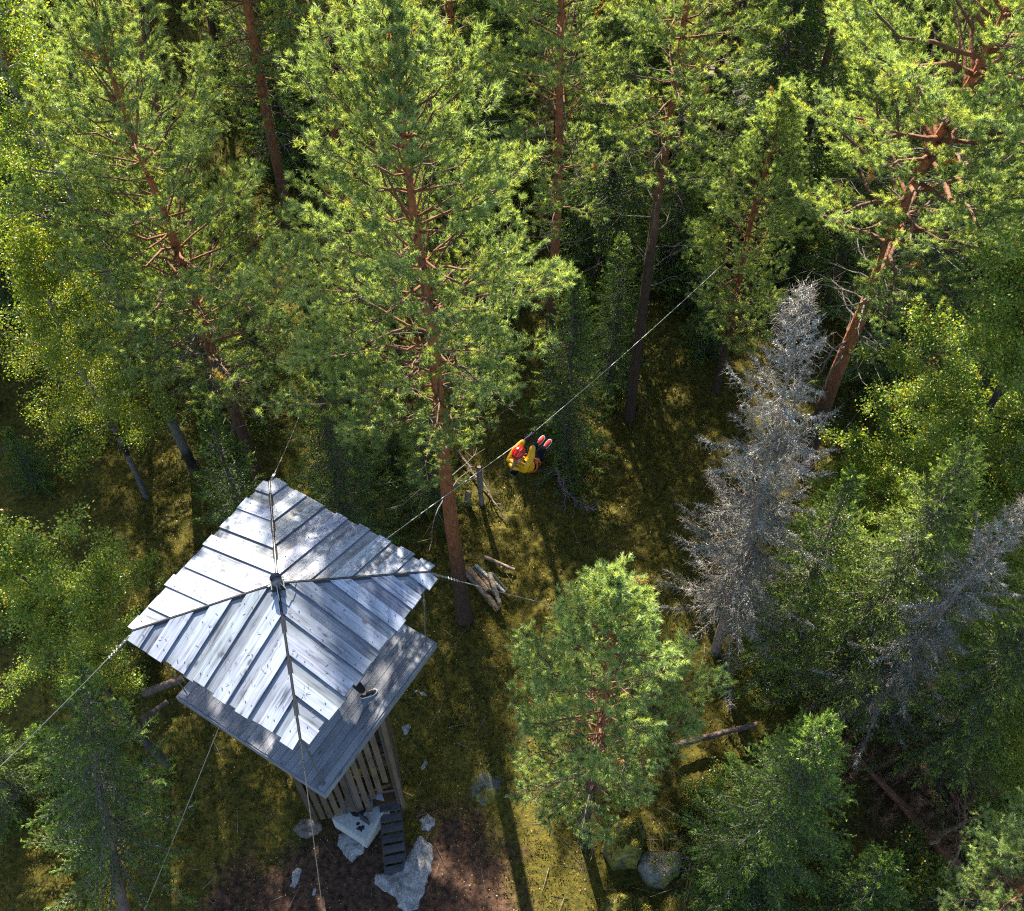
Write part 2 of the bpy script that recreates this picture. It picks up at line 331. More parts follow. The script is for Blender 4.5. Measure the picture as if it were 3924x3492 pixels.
# ------------------------------------------------------------------ trees
ORANGE = np.array([.30, .115, .05]); BROWN = np.array([.07, .045, .035]); GREY = np.array([.14, .13, .12])
def trunk_path(H, lean, wob, rng, n=26, curve=0.0):
    t = np.linspace(0, 1, n); ph = rng.uniform(0, 6.28, 4)
    x = lean[0]*t+wob*np.sin(t*5+ph[0])*t*(1.2-t)+wob*.4*np.sin(t*13+ph[1])*t
    y = lean[1]*t+wob*np.sin(t*4+ph[2])*t*(1.2-t)+wob*.4*np.sin(t*11+ph[3])*t
    x = x-x[0]; y = y-y[0]
    return np.stack([x, y, t*H-.15*(t == 0)], -1)
def pine_arrays(seed, H, cb, prof, lean=(0, 0), wob=.12, r0=.16, whorl=.46, per=6, clear=None, needles=26, nlen=.082, nw=.0105, dead=10,
                orange=.35, limb=1.0, bright=1.0, yellow=.5, gap=.12, sec=.092, big_limbs=0, lichen=False):
    rng = np.random.default_rng(seed); T = Acc(); B = Acc(); Fo = Acc()
    P = trunk_path(H, lean, wob, rng); tz = np.linspace(0, 1, len(P))
    rad = r0*(1-tz)**.8*.93+.012; rad[0] *= 1.25
    mixo = np.clip((tz-orange*.6)/(orange*.6+.01), 0, 1)[:, None]
    tube(T, P, rad, (BROWN*(1-mixo)+ORANGE*mixo), 10)
    pt = lambda z: interp_path(P, np.atleast_1d(z/H))[0][0]
    pr = np.array(prof, float)
    phi = rng.uniform(0, 6.28, 3)
    shA, shD, shC, shY = [], [], [], []; twA, twB, twr = [], [], []
    z = cb
    while z < H-.05:
        t = (z-cb)/(H-cb)
        Lz = np.interp(t, pr[:, 0], pr[:, 1])
        k0 = rng.uniform(0, 6.28); m = per if t < .9 else 4
        for k in range(m):
            if rng.uniform() < gap and t < .85: continue
            az = k0+k*2*math.pi/m+rng.normal()*.25
            L = Lz*rng.uniform(.62, 1.08)*(1+.10*math.sin(2*az+phi[0]+t*3)+.09*math.sin(3*az+phi[1]+t*5))
            L = max(L, .12)
            if clear and t < clear[2] and abs((az-clear[0]+math.pi) % (2*math.pi)-math.pi) < clear[1]: L *= .5
            el0 = math.radians(np.interp(t, [0, .5, .85, 1], [8, 22, 42, 60])+rng.normal()*7)
            n = 7; s = np.linspace(0, 1, n)
            el = el0-.28*s*(1-t)+.75*s**2.2*(.5+.5*t)
            dl = L/(n-1); dz = np.sin(el)*dl; dr = np.cos(el)*dl; aza = az+rng.normal()*.12*s+.25*rng.normal()*s**2
            bp = np.zeros((n, 3)); bp[1:, 0] = np.cumsum((dr*np.cos(aza))[1:]); bp[1:, 1] = np.cumsum((dr*np.sin(aza))[1:]); bp[1:, 2] = np.cumsum(dz[1:])
            bp[1:-1] += rng.normal(size=(n-2, 3))*.02*L
            bp += pt(min(z+rng.normal()*.05, H))
            br = limb*(.006+.0085*L*(1-.35*t))
            rb = br*(1-s)**.9+.004
            sc_ = s[:, None]; bc = ORANGE*.62*(1-sc_)**2+np.array([.12, .085, .06])*(1-(1-sc_)**2)
            tube(B, bp, rb, bc, 5, cap=False)
            # side branches
            u0 = .33 if L > .8 else .1
            ns = max(3, int(L*(1-u0)/sec)); us = np.linspace(u0, .98, ns)+rng.normal(size=ns)*.015
            bpts, bd = interp_path(bp, us)
            oldc = rng.uniform()
            for q in range(ns):
                sg = 1 if q % 2 else -1
                u = us[q]; l2 = (.16+.42*L*(1-u)*min(1, (u-u0)*4+.35))*rng.uniform(.7, 1.2); l2 = min(l2, .85)
                d = bd[q]; a2 = math.atan2(d[1], d[0])+sg*rng.uniform(.6, 1.15)
                e2 = rng.uniform(-.05, .55)+.3*t
                d2 = np.array([math.cos(a2)*math.cos(e2), math.sin(a2)*math.cos(e2), math.sin(e2)])
                A = bpts[q]; Bp = A+d2*l2*.6; Cc = Bp+norm(d2+[0, 0, .45])*l2*.4
                twA += [A, Bp]; twB += [Bp, Cc]; twr += [.006, .004]
                nn = max(3, int(l2/.055))
                ul = np.linspace(.25, 1, nn)
                ysec = rng.uniform() < .28; bsec = rng.normal()*.16; yl = rng.uniform() < .014*yellow*2 and u < .6
                for v in ul:
                    p0 = A+(Bp-A)*(v/.6) if v < .6 else Bp+(Cc-Bp)*((v-.6)/.4)
                    sd_ = d2+rng.normal(size=3)*.50+np.array([0, 0, .38])
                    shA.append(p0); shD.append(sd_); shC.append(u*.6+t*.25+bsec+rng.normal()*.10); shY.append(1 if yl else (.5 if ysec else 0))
            for v in (.9, 1.0):
                p0 = interp_path(bp, np.array([v]))[0][0]
                for _ in range(6):
                    shA.append(p0); shD.append(norm(bp[-1]-bp[-2])+rng.normal(size=3)*.4+[0, 0, .3]); shC.append(.8); shY.append(False)
        z += whorl*rng.uniform(.8, 1.2)*(1 if t < .8 else .75)
    for _ in range(6): shA.append(P[-1]); shD.append(np.array([0, 0, 1.])+rng.normal(size=3)*.35); shC.append(1); shY.append(False)
    # dead lower branches
    for k in range(dead):
        z = rng.uniform(max(cb-3.5, H*.25), cb+(H-cb)*.35); az = rng.uniform(0, 6.28); L = rng.uniform(.5, 1.9); n = 6; s = np.linspace(0, 1, n)
        e = rng.uniform(-.35, .25); a = az+np.cumsum(rng.normal(size=n)*.18)
        bp = np.cumsum(np.stack([np.cos(a)*math.cos(e), np.sin(a)*math.cos(e), math.sin(e)+rng.normal(size=n)*.15], -1)*L/n, 0)+pt(z)
        bp = np.concatenate([[pt(z)], bp]); tube(B, bp, np.linspace(.018, .004, n+1)*limb, GREY*.85, 4, cap=False)
        for q in range(7):
            p0 = interp_path(bp, np.array([rng.uniform(.3, 1)]))[0][0]; dd = norm(norm(bp[-1]-bp[0])+rng.normal(size=3)*.7)
            twA.append(p0); twB.append(p0+dd*rng.uniform(.12, .45)); twr.append(.005)
    twA, twB, twr = np.array(twA), np.array(twB), np.array(twr)
    prisms(B, twA, twB, twr, twr*.6, np.array([.16, .12, .09])*rng.uniform(.6, 1.5, (len(twA), 1)))
    shA = np.array(shA); shD = norm(np.array(shD)); shC = np.array(shC); shY = np.array(shY); ns = len(shA)
    sl_ = rng.uniform(.07, .13, ns)
    m = needles; A = np.repeat(shA, m, 0); D = np.repeat(shD, m, 0); l = np.repeat(sl_, m)
    n = len(A); tt = rng.uniform(.1, 1, n); S = A+D*(l*tt)[:, None]
    r = rng.normal(size=(n, 3)); pv = norm(r-D*np.sum(r*D, 1, keepdims=True)); an = rng.uniform(.35, 1.05, n)[:, None]
    ND = D*np.cos(an)+pv*np.sin(an)
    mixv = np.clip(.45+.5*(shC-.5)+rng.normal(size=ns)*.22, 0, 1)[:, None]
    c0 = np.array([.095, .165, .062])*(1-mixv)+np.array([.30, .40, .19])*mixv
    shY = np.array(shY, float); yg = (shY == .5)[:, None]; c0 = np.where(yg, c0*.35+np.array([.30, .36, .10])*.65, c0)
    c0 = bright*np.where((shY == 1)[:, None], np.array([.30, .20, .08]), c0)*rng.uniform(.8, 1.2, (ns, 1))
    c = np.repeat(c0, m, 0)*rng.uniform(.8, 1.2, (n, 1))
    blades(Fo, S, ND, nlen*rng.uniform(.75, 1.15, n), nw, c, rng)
    return T, B, Fo
def spruce_arrays(seed, H, R, cb=.6, lean=(0, 0), r0=.11, lvl=.17, per=6, dead=False, lichen=.15, col=((.05, .11, .026), (.14, .23, .045)), droop=.35, gap=.1, twl=.34, power=.75, nn=16, bend=0):
    rng = np.random.default_rng(seed); T = Acc(); B = Acc(); Fo = Acc()
    P = trunk_path(H, lean, .05, rng); P[:, 0] += bend*np.linspace(0, 1, len(P))**2
    tz = np.linspace(0, 1, len(P)); tcol = np.array([.13, .10, .085]) if not dead else np.array([.26, .20, .17])
    tube(T, P, r0*(1-tz)+.008, tcol, 8)
    A_, B_, rr, cc = [], [], [], []; tS, tD, tL, tCol = [], [], [], []
    lS = []
    z = cb
    while z < H-.05:
        t = (z-cb)/(H-cb); Lz = R*(1-t)**power+.06
        k0 = rng.uniform(0, 6.28)
        for k in range(per):
            if rng.uniform() < gap+(.25 if dead and t < .9 else 0)*1: continue
            az = k0+k*6.283/per+rng.normal()*.3; L = Lz*rng.uniform(.6, 1.15)
            if dead: L *= rng.choice([.4, .75, 1.0, 1.28], p=[.3, .25, .33, .12])
            n = 6; s = np.linspace(0, 1, n); e = np.interp(t, [0, .6, 1], [-droop, -.05, .7])+rng.normal()*.08
            el = e-.25*np.sin(s*2.4)+.65*s**2
            p = np.zeros((n, 3)); aa = az+rng.normal()*.1*s
            p[1:] = np.cumsum((np.stack([np.cos(aa)*np.cos(el), np.sin(aa)*np.cos(el), np.sin(el)], -1)*L/(n-1))[1:], 0)
            p += interp_path(P, np.array([z/H]))[0][0]
            tube(B, p, np.linspace(.006+.009*L, .003, n), GREY*(.8 if not dead else 1.2), 4, cap=False)
            ns = max(3, int(L/.062)); us = np.linspace(.12, 1, ns); q, d = interp_path(p, us)
            sg = np.where(np.arange(ns) % 2 == 0, 1, -1); a2 = np.arctan2(d[:, 1], d[:, 0])+sg*rng.uniform(.55, .95, ns)
            l2 = twl*(1.1-us*.75)*rng.uniform(.6, 1.2, ns)*min(1, L/.7+.25)
            e2 = rng.uniform(-.5, .05, ns)
            d2 = np.stack([np.cos(a2)*np.cos(e2), np.sin(a2)*np.cos(e2), np.sin(e2)], -1)
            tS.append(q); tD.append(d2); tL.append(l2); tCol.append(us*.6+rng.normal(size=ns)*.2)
            # main tip
            tS.append(q[-3:]); tD.append(norm(d[-3:]+rng.normal(size=(3, 3))*.15)); tL.append(np.full(3, twl*.5)); tCol.append(np.full(3, .95))
            m = int(L*26*lichen*(4 if dead else 1)*(1.4-t)); 
            if m: 
                uu = rng.uniform(0, 1, m); lS.append(interp_path(p, uu)[0]+rng.normal(size=(m, 3))*.015)
        z += lvl*rng.uniform(.8, 1.2)
    tS = np.concatenate(tS); tD = np.concatenate(tD); tL = np.concatenate(tL); tC = np.concatenate(tCol)
    n = len(tS); rng2 = rng
    if dead:
        prisms(B, tS, tS+tD*tL[:, None], .004, .002, np.array([.17, .145, .125])*rng.uniform(.6, 1.7, (n, 1)))
        k = 4; S2 = np.repeat(tS+tD*(tL*.4)[:, None], k, 0)+np.repeat(tD*tL[:, None], k, 0)*rng.uniform(0, .6, (n*k, 1)); D2 = norm(np.repeat(tD, k, 0)+rng.normal(size=(n*k, 3))*.7)
        prisms(B, S2, S2+D2*rng.uniform(.05, .14, (n*k, 1)), .003, .0015, np.array([.27, .225, .185])*rng.uniform(.6, 1.5, (n*k, 1)))
        k = 7; lc = np.repeat(tS, k, 0)+np.repeat(tD*tL[:, None], k, 0)*rng.uniform(0, .75, (n*k, 1))
        lS.append(lc)
    else:
        prisms(B, tS, tS+tD*tL[:, None]*.9, .003, .0015, np.array([.12, .09, .06]))
        m = nn; A = np.repeat(tS, m, 0); D = np.repeat(tD, m, 0); l = np.repeat(tL, m); N_ = len(A)
        tt = rng.uniform(0, 1, N_); S = A+D*(l*tt)[:, None]
        r = rng.normal(size=(N_, 3))*[1, 1, .55]; pv = norm(r-D*np.sum(r*D, 1, keepdims=True)); an = rng.uniform(.5, 1.0, N_)[:, None]
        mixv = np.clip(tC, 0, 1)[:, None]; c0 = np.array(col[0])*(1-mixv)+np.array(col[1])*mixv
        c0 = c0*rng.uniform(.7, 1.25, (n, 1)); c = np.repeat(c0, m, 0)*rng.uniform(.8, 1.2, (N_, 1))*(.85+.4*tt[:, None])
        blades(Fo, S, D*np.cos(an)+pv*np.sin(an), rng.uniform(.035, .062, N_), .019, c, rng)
    Li = None
    if lS:
        Li = Acc(); lS = np.concatenate(lS); k = 2; lS = lS[(vnoise(lS[:, 0]+lS[:, 2], lS[:, 1], 5.0, 2)+rng.normal(size=len(lS))*.9 > -1.0)]; pat = .75+.3*np.clip(np.repeat(vnoise(lS[:, 0], lS[:, 1]+lS[:, 2], 3.0, 5), k), -1.5, 1.5)[:, None]+.35*np.repeat(lS[:, 2]/H, k)[:, None]*(1 if dead else 0); S = np.repeat(lS, k, 0)+rng.normal(size=(len(lS)*k, 3))*.01
        D = norm(rng.normal(size=S.shape)+[0, 0, -.5]); c = np.where(rng.uniform(size=(len(S), 1)) < .14, [.26, .20, .15], [.36, .37, .335])*rng.uniform(.5, 1.35, (len(S), 1))*pat
        blades(Li, S, D, rng.uniform(.02, .06, len(S)), .014, c, rng)
    return T, B, Fo if not dead else None, Li
def leafy_arrays(seed, H, cb, R, nleaf, size=.055, lean=(0, 0), r0=.1, bark='birch', cols=None, yellow=.1, wob=.2, clump=.55, stems=1, low=0.0):
    rng = np.random.default_rng(seed); T = Acc(); B = Acc(); Fo = Acc()
    P = trunk_path(H, lean, wob, rng, n=60); tz = np.linspace(0, 1, len(P))
    if bark == 'birch':
        base = np.where(rng.uniform(size=(60, 1)) < .25, np.array([.07, .06, .055]), np.array([.30, .29, .27]))*np.ones((60, 3)); base[:24] *= .4
    else: base = np.array([.075, .066, .058])*rng.uniform(.7, 1.2, (60, 1))
    tube(T, P, r0*(1-tz)**.8+.008, base, 8)
    tips = []; wts = []
    nb = int((H-cb)/.16)
    for k in range(nb):
        z = cb+(H-cb)*(k+rng.uniform())/nb; t = (z-cb)/(H-cb); az = k*2.4+rng.normal()*.4
        L = R*math.sqrt(max(0, 1-(2*t-.85)**2/1.5))*rng.uniform(.5, 1.15)*(1.02-.55*t); L = max(L, .25)
        n = 7; s = np.linspace(0, 1, n); el = rng.uniform(.2, .75)+.5*t-.5*s
        aa = az+np.cumsum(rng.normal(size=n)*.14)
        p = np.zeros((n, 3)); p[1:] = np.cumsum((np.stack([np.cos(aa)*np.cos(el), np.sin(aa)*np.cos(el), np.sin(el)], -1)*L/(n-1))[1:], 0)
        p += interp_path(P, np.array([z/H]))[0][0]
        tube(B, p, np.linspace(.008+.009*L, .003, n), base[30]*.6, 4, cap=False)
        m = int(6+L*7)
        q, d = interp_path(p, rng.uniform(.2, 1, m))
        d2 = norm(d+rng.normal(size=(m, 3))*.65+[0, 0, .1]); l2 = rng.uniform(.2, .6, m)*min(1, L)
        e = q+d2*l2[:, None]; prisms(B, q, e, .005, .002, np.array([.14, .11, .09]))
        for g in range(3):
            f = rng.uniform(.2, 1, (m, 1)); tips.append(q+(e-q)*f+rng.normal(size=(m, 3))*.05)
    tips = np.concatenate(tips); tips = tips[rng.uniform(size=len(tips)) < .85]
    ii = rng.integers(0, len(tips), nleaf); S = tips[ii]+rng.normal(size=(nleaf, 3))*clump*.16
    cols = cols or ((.09, .16, .028), (.27, .37, .075))
    tv = rng.uniform(size=len(tips)); mixv = np.clip(tv[ii]+rng.normal(size=nleaf)*.2, 0, 1)[:, None]
    c = np.array(cols[0])*(1-mixv)+np.array(cols[1])*mixv
    yy = (rng.uniform(size=nleaf) < yellow*(.4+1.2*tv[ii]))[:, None]; c = np.where(yy, [.42, .27, .04], c)*rng.uniform(.75, 1.25, (nleaf, 1))
    leaves(Fo, S, size*rng.uniform(.7, 1.2, nleaf), c, rng, up=.6)
    return T, B, Fo
def plant(name, arrs, base, label, cat, mats, group=None, rz=0, scale=1.0):
    o = empty(name, (base[0], base[1], float(ground_h(base[0], base[1]))), rz, label=label, cat=cat, group=group)
    o.scale = (scale,)*3
    for a, (pn, m) in zip(arrs, mats):
        if a is not None and a.n: a.build(pn, m, o, smooth=pn in ('trunk', 'branches'))
    return o
def copy_tree(src, base, rz, scale, label, group=None, name=None):
    c = src.copy(); COL.objects.link(c); c.location = (base[0], base[1], float(ground_h(base[0], base[1]))); c.rotation_euler = (0, 0, rz); c.scale = (scale,)*3
    c['label'] = label
    if group: c['group'] = group
    elif 'group' in c.keys(): del c['group']
    for ch in list(src.children):
        d = ch.copy(); COL.objects.link(d); d.parent = c
    return c
PM = [('trunk', M_bark), ('branches', M_bark), ('crown', M_needle)]
SM = [('trunk', M_bark), ('branches', M_bark), ('crown', M_spruce), ('lichen', M_lichen)]
LM = [('trunk', M_bark), ('branches', M_bark), ('crown', M_leaf)]
G = lambda x, y: at(x, y, 0)
def pine(name, base, label, **k): return plant(name, pine_arrays(**k), base, label, 'pine tree', PM)
def spruce(name, base, label, cat='spruce tree', group=None, **k): return plant(name, spruce_arrays(**k), base, label, cat, SM, group)
def leafy(name, base, label, cat='birch tree', group=None, **k): return plant(name, leafy_arrays(**k), base, label, cat, LM, group)

pA = pine('pine_tree', G(1780, 2370), 'large central pine with bare red trunk rising beside the stacked logs', seed=11, H=16.0, cb=8.0, lean=(.3, 0), clear=(math.pi+.1, .55, .33),
     prof=[(0, 1.9), (.12, 2.55), (.35, 2.8), (.6, 2.3), (.8, 1.55), (.93, .85), (1, .3)], wob=.10, r0=.19, orange=.22, dead=18, per=7, whorl=.36)
pA.rotation_euler = (0, 0, math.pi)
pB = pine('pine_tree', G(1030, 1960), 'tall yellow green pine left of the central pine, beside the birch', seed=12, H=14.4, cb=5.2,
     prof=[(0, 1.9), (.15, 2.7), (.35, 3.3), (.55, 2.8), (.75, 2.0), (.9, 1.15), (1, .35)], wob=.16, r0=.17, lean=(-.1, 0), dead=34, orange=.4)
pC = pine('pine_tree', G(2235, 3190), 'small bright pine growing next to the mossy boulder in front', seed=13, H=10.8, cb=2.6, gap=.18, bright=1.2,
     prof=[(0, .9), (.12, 1.5), (.4, 1.8), (.6, 1.6), (.8, 1.15), (.92, .7), (1, .3)], wob=.1, r0=.12, whorl=.35, per=6, dead=14)
pD = pine('pine_tree', G(2100, 1565), 'pine with slim red trunk directly behind the zip line rider', seed=14, H=16.5, cb=7.2,
     prof=[(0, 1.1), (.2, 1.9), (.5, 2.4), (.75, 2.0), (.92, 1.2), (1, .4)], wob=.12, r0=.15, orange=.35, dead=26, gap=.3, yellow=.3)
pE = pine('pine_tree', G(2412, 1590), 'pine with bare grey and red trunk crossed by the zip line', seed=15, H=16.5, cb=8.6,
     prof=[(0, 1.0), (.2, 2.1), (.5, 2.4), (.75, 1.9), (.92, 1.1), (1, .4)], wob=.10, r0=.15, orange=.6, dead=30, gap=.2)
pF = pine('pine_tree', G(3080, 1790), 'broad old pine with thick leaning orange trunk behind the dead spruce', seed=16, H=15.5, cb=7.9,
     prof=[(0, 2.6), (.15, 3.3), (.4, 3.9), (.65, 3.5), (.85, 2.5), (1, 1.0)], wob=.35, r0=.21, whorl=.40, per=6, orange=.25, dead=80, gap=.24, limb=1.7, bright=1.15, yellow=.7, lean=(.3, -.2))
pG = pine('pine_tree', G(1180, 1150), 'dark pine with reddish trunk seen between the left and central pines', seed=17, H=21.5, cb=7.0,
     prof=[(0, 1.4), (.2, 2.2), (.5, 2.5), (.75, 2.2), (.92, 1.2), (1, .4)], wob=.25, r0=.16, dead=30, orange=.3, needles=16, nw=.016, yellow=.3, gap=.32)

sB = spruce('dead_spruce', G(2740, 2500), 'dead grey spruce coated in lichen in front of the broad old pine', cat='dead tree', seed=21, H=12.1, R=1.75, cb=2.2, dead=True, lichen=1.0, gap=.08, r0=.13, lvl=.22, per=7, power=.72, bend=-.4, twl=.36)
sC = spruce('spruce_tree', G(2165, 1760), 'small spruce with bright tips just behind the zip line rider', seed=22, H=6.8, R=1.25, cb=.5, lichen=.35)
sD = spruce('spruce_tree', G(2850, 3330), 'dark green spruce right of the mossy boulders', seed=23, H=7.9, R=1.75, cb=.4, lichen=.3, lvl=.13, per=7)
sEb = G(485, 3570); sEl = (np.array(at(330, 2600, 8.5))-sEb)[:2]
sE = spruce('spruce_tree', sEb, 'leaning lower left spruce with exposed lower trunk on bare soil', seed=24, H=8.8, R=1.7, cb=3.0, lichen=.6, lean=tuple(sEl), r0=.13, droop=.6, gap=.22)
sF = spruce('spruce_tree', G(1360, 2080), 'dark spruce standing behind the tower roof', seed=25, H=7.0, R=1.7, cb=.5, lichen=.25)
sG = spruce('spruce_tree', G(1000, 2150), 'spruce with lichen grey branches left of the roof peak', seed=26, H=6.0, R=1.35, cb=.5, lichen=1.3, gap=.3)

bA = leafy('birch_tree', G(745, 1800), 'tall white stemmed birch with bright leaves at the upper left', seed=31, H=15.6, cb=4.5, R=3.0, nleaf=80000, lean=(-.5, .0), r0=.13, yellow=.04)
bB = leafy('birch_tree', G(560, 1900), 'yellowing birch in front of the white stemmed birch at left', seed=32, H=9.0, cb=2.6, R=1.9, nleaf=30000, yellow=.08, r0=.08, clump=.8, cols=((.10, .17, .025), (.27, .36, .05)))
bC = leafy('aspen_tree', G(640, 2930), 'round leafy tree on a crooked trunk left of the tower', cat='aspen tree', seed=33, H=9.6, cb=4.2, R=2.1, nleaf=48000, bark='grey', wob=.7, yellow=.06, r0=.10, lean=(-.3, 0), size=.05)
bD = leafy('aspen_tree', G(3330, 2330), 'bright leafy tree at the right edge below the old pine', cat='aspen tree', seed=34, H=12.2, cb=2.2, R=3.0, nleaf=120000, bark='grey', r0=.14, yellow=.05, lean=(.2, 0))
sH = spruce('spruce_tree', G(3190, 2660), 'lichen covered spruce with grey leaning trunk at middle right', seed=27, H=9.6, R=1.9, cb=1.0, lichen=.8, r0=.13, gap=.15, twl=.42, lvl=.15, col=((.09, .16, .035), (.27, .36, .08)))
sI = spruce('spruce_tree', G(2960, 2560), 'green spruce right of the dead grey spruce', seed=28, H=8.0, R=1.5, cb=.6, lichen=.7, col=((.07, .13, .03), (.18, .28, .055)))
bE = leafy('aspen_tree', G(3480, 2560), 'yellow green leafy tree between the lichen covered spruces at right', cat='aspen tree', seed=35, H=8.8, cb=1.6, R=1.9, nleaf=42000, bark='grey', r0=.10, yellow=.08)
copy_tree(bE, G(3090, 2180), 1.2, .55, 'short leafy tree directly behind the dead grey spruce')
copy_tree(bE, G(3790, 3130), 3.0, .8, 'leafy tree at the right edge above the fallen brown tree')
copy_tree(pC, np.array(at(2800, 985, 5.6))*[1, 1, 0]+[.5, .5, 0], 2.0, .9, 'mid sized pine into whose crown the zip line runs')
copy_tree(sB, G(3300, 2790), 2.9, .78, 'grey lichen covered bare tree among the green trees at right')
copy_tree(sH, G(3560, 2900), 2.1, .92, 'lichen covered spruce nearest the right edge of the photo')
copy_tree(pC, G(3620, 3640), 1.3, .78, 'bluish pine at the lower right edge above the fallen tree')
copy_tree(sC, G(3600, 3760), .7, .62, 'bright tipped young spruce at the bottom right corner')
copy_tree(sC, G(2960, 3800), 2.2, .5, 'bright tipped young spruce at the bottom edge right of centre')
copy_tree(sI, G(60, 3050), 1.0, .8, 'dark spruce at the lower left edge')
copy_tree(sF, G(1660, 1940), 1.9, .62, 'small dark spruce between tower roof and central trunk')
copy_tree(sC, G(2330, 1490), 2.9, .85, 'small spruce between the two bare pine trunks')
copy_tree(sF, G(820, 1500), .4, 1.1, 'dark spruce between the birches and the left pine')
copy_tree(sB, G(-60, 1900), 2.4, .55, 'small dead grey tree at the left edge')

# forest further back, beside and beyond the view: also shades the clearing
rb = np.random.default_rng(99)
pH = pine('pine_tree', G(3085, 330), 'distant pine with bare red trunk at the top right', seed=41, H=17.5, cb=10.5,
     prof=[(0, 1.2), (.3, 2.2), (.6, 2.2), (.85, 1.4), (1, .4)], wob=.15, r0=.19, orange=.2, dead=16, needles=13, nw=.018, sec=.15)
pI = pine('pine_tree', G(3560, 700), 'wide pine behind the old orange pine at the upper right', seed=42, H=16.0, cb=7.0,
     prof=[(0, 1.8), (.2, 3.0), (.6, 3.0), (.85, 2.0), (1, .6)], wob=.3, r0=.2, orange=.3, dead=24, needles=13, nw=.018, sec=.15)
named = [(pH, 1290, 290, 'right one of two red trunked pines at the top left of centre'), (pH, 1215, 330, 'left one of two red trunked pines at the top left of centre'),
         (pG, 1770, 430, 'dark trunked pine behind the tip of the central pine'), (pI, 2320, 500, 'yellow green pine crown behind the slim red trunk'),
         (pE, 2740, 620, 'pine behind the rock pile at the top'), (pH, 690, 700, 'pine with dark crown behind the left pine'),
         (pI, 3990, 1250, 'pine crown with pale twigs at the right edge'), (pG, 3420, 250, 'pine crown at the top right corner beyond the red trunk'),
         (pF, 4300, 1700, 'big pine just outside the right edge')]
for k, (s, px, py, lab) in enumerate(named): copy_tree(s, G(px, py), rb.uniform(0, 6.28), rb.uniform(.93, 1.06)*(.75 if s is pG else 1), lab)
taken = [tuple(o.location[:2]) for o in SC.objects if o.type == 'EMPTY']
cnt = 0
for tries in range(4000):
    x = rb.uniform(-30, 28); y = rb.uniform(3, 62)
    if cnt >= 120: break
    if -10.5 < x < 9.5 and y < 20.5: continue
    if abs(x+max(0, y-25)*.15) > 8+min(y, 40)*.5: continue
    if min(math.hypot(x-a, y-b) for a, b in taken) < (2.7 if y < 36 else 3.0): continue
    if abs(x-.5-(y-13)*.72) < 1.3 and y < 40: continue      # the lane cleared for the cable
    if abs(x-(.4-.225*(y-9))) < (3.4 if y < 22 else 1.5) and y < 36: continue
    taken.append((x, y)); cnt += 1
    r = rb.uniform()
    if r < .5: copy_tree([pG, pH, pI, pE][rb.integers(4)], (x, y), rb.uniform(0, 6.28), rb.uniform(.8, .95), 'tall pine in the dense forest beyond the clearing', 'pines deep in the forest')
    elif r < .82: copy_tree([sF, sC, sD][rb.integers(3)], (x, y), rb.uniform(0, 6.28), rb.uniform(1.0, 1.6), 'dark spruce in the dense forest beyond the clearing', 'spruces deep in the forest')
    elif r < .93: copy_tree(bB, (x, y), rb.uniform(0, 6.28), rb.uniform(.8, 1.1), 'small birch in the dense forest beyond the clearing', 'birches deep in the forest')
    else: copy_tree(sB, (x, y), rb.uniform(0, 6.28), rb.uniform(.6, .9), 'dead spruce in the dense forest beyond the clearing', 'dead spruces deep in the forest')

exec_parts = True
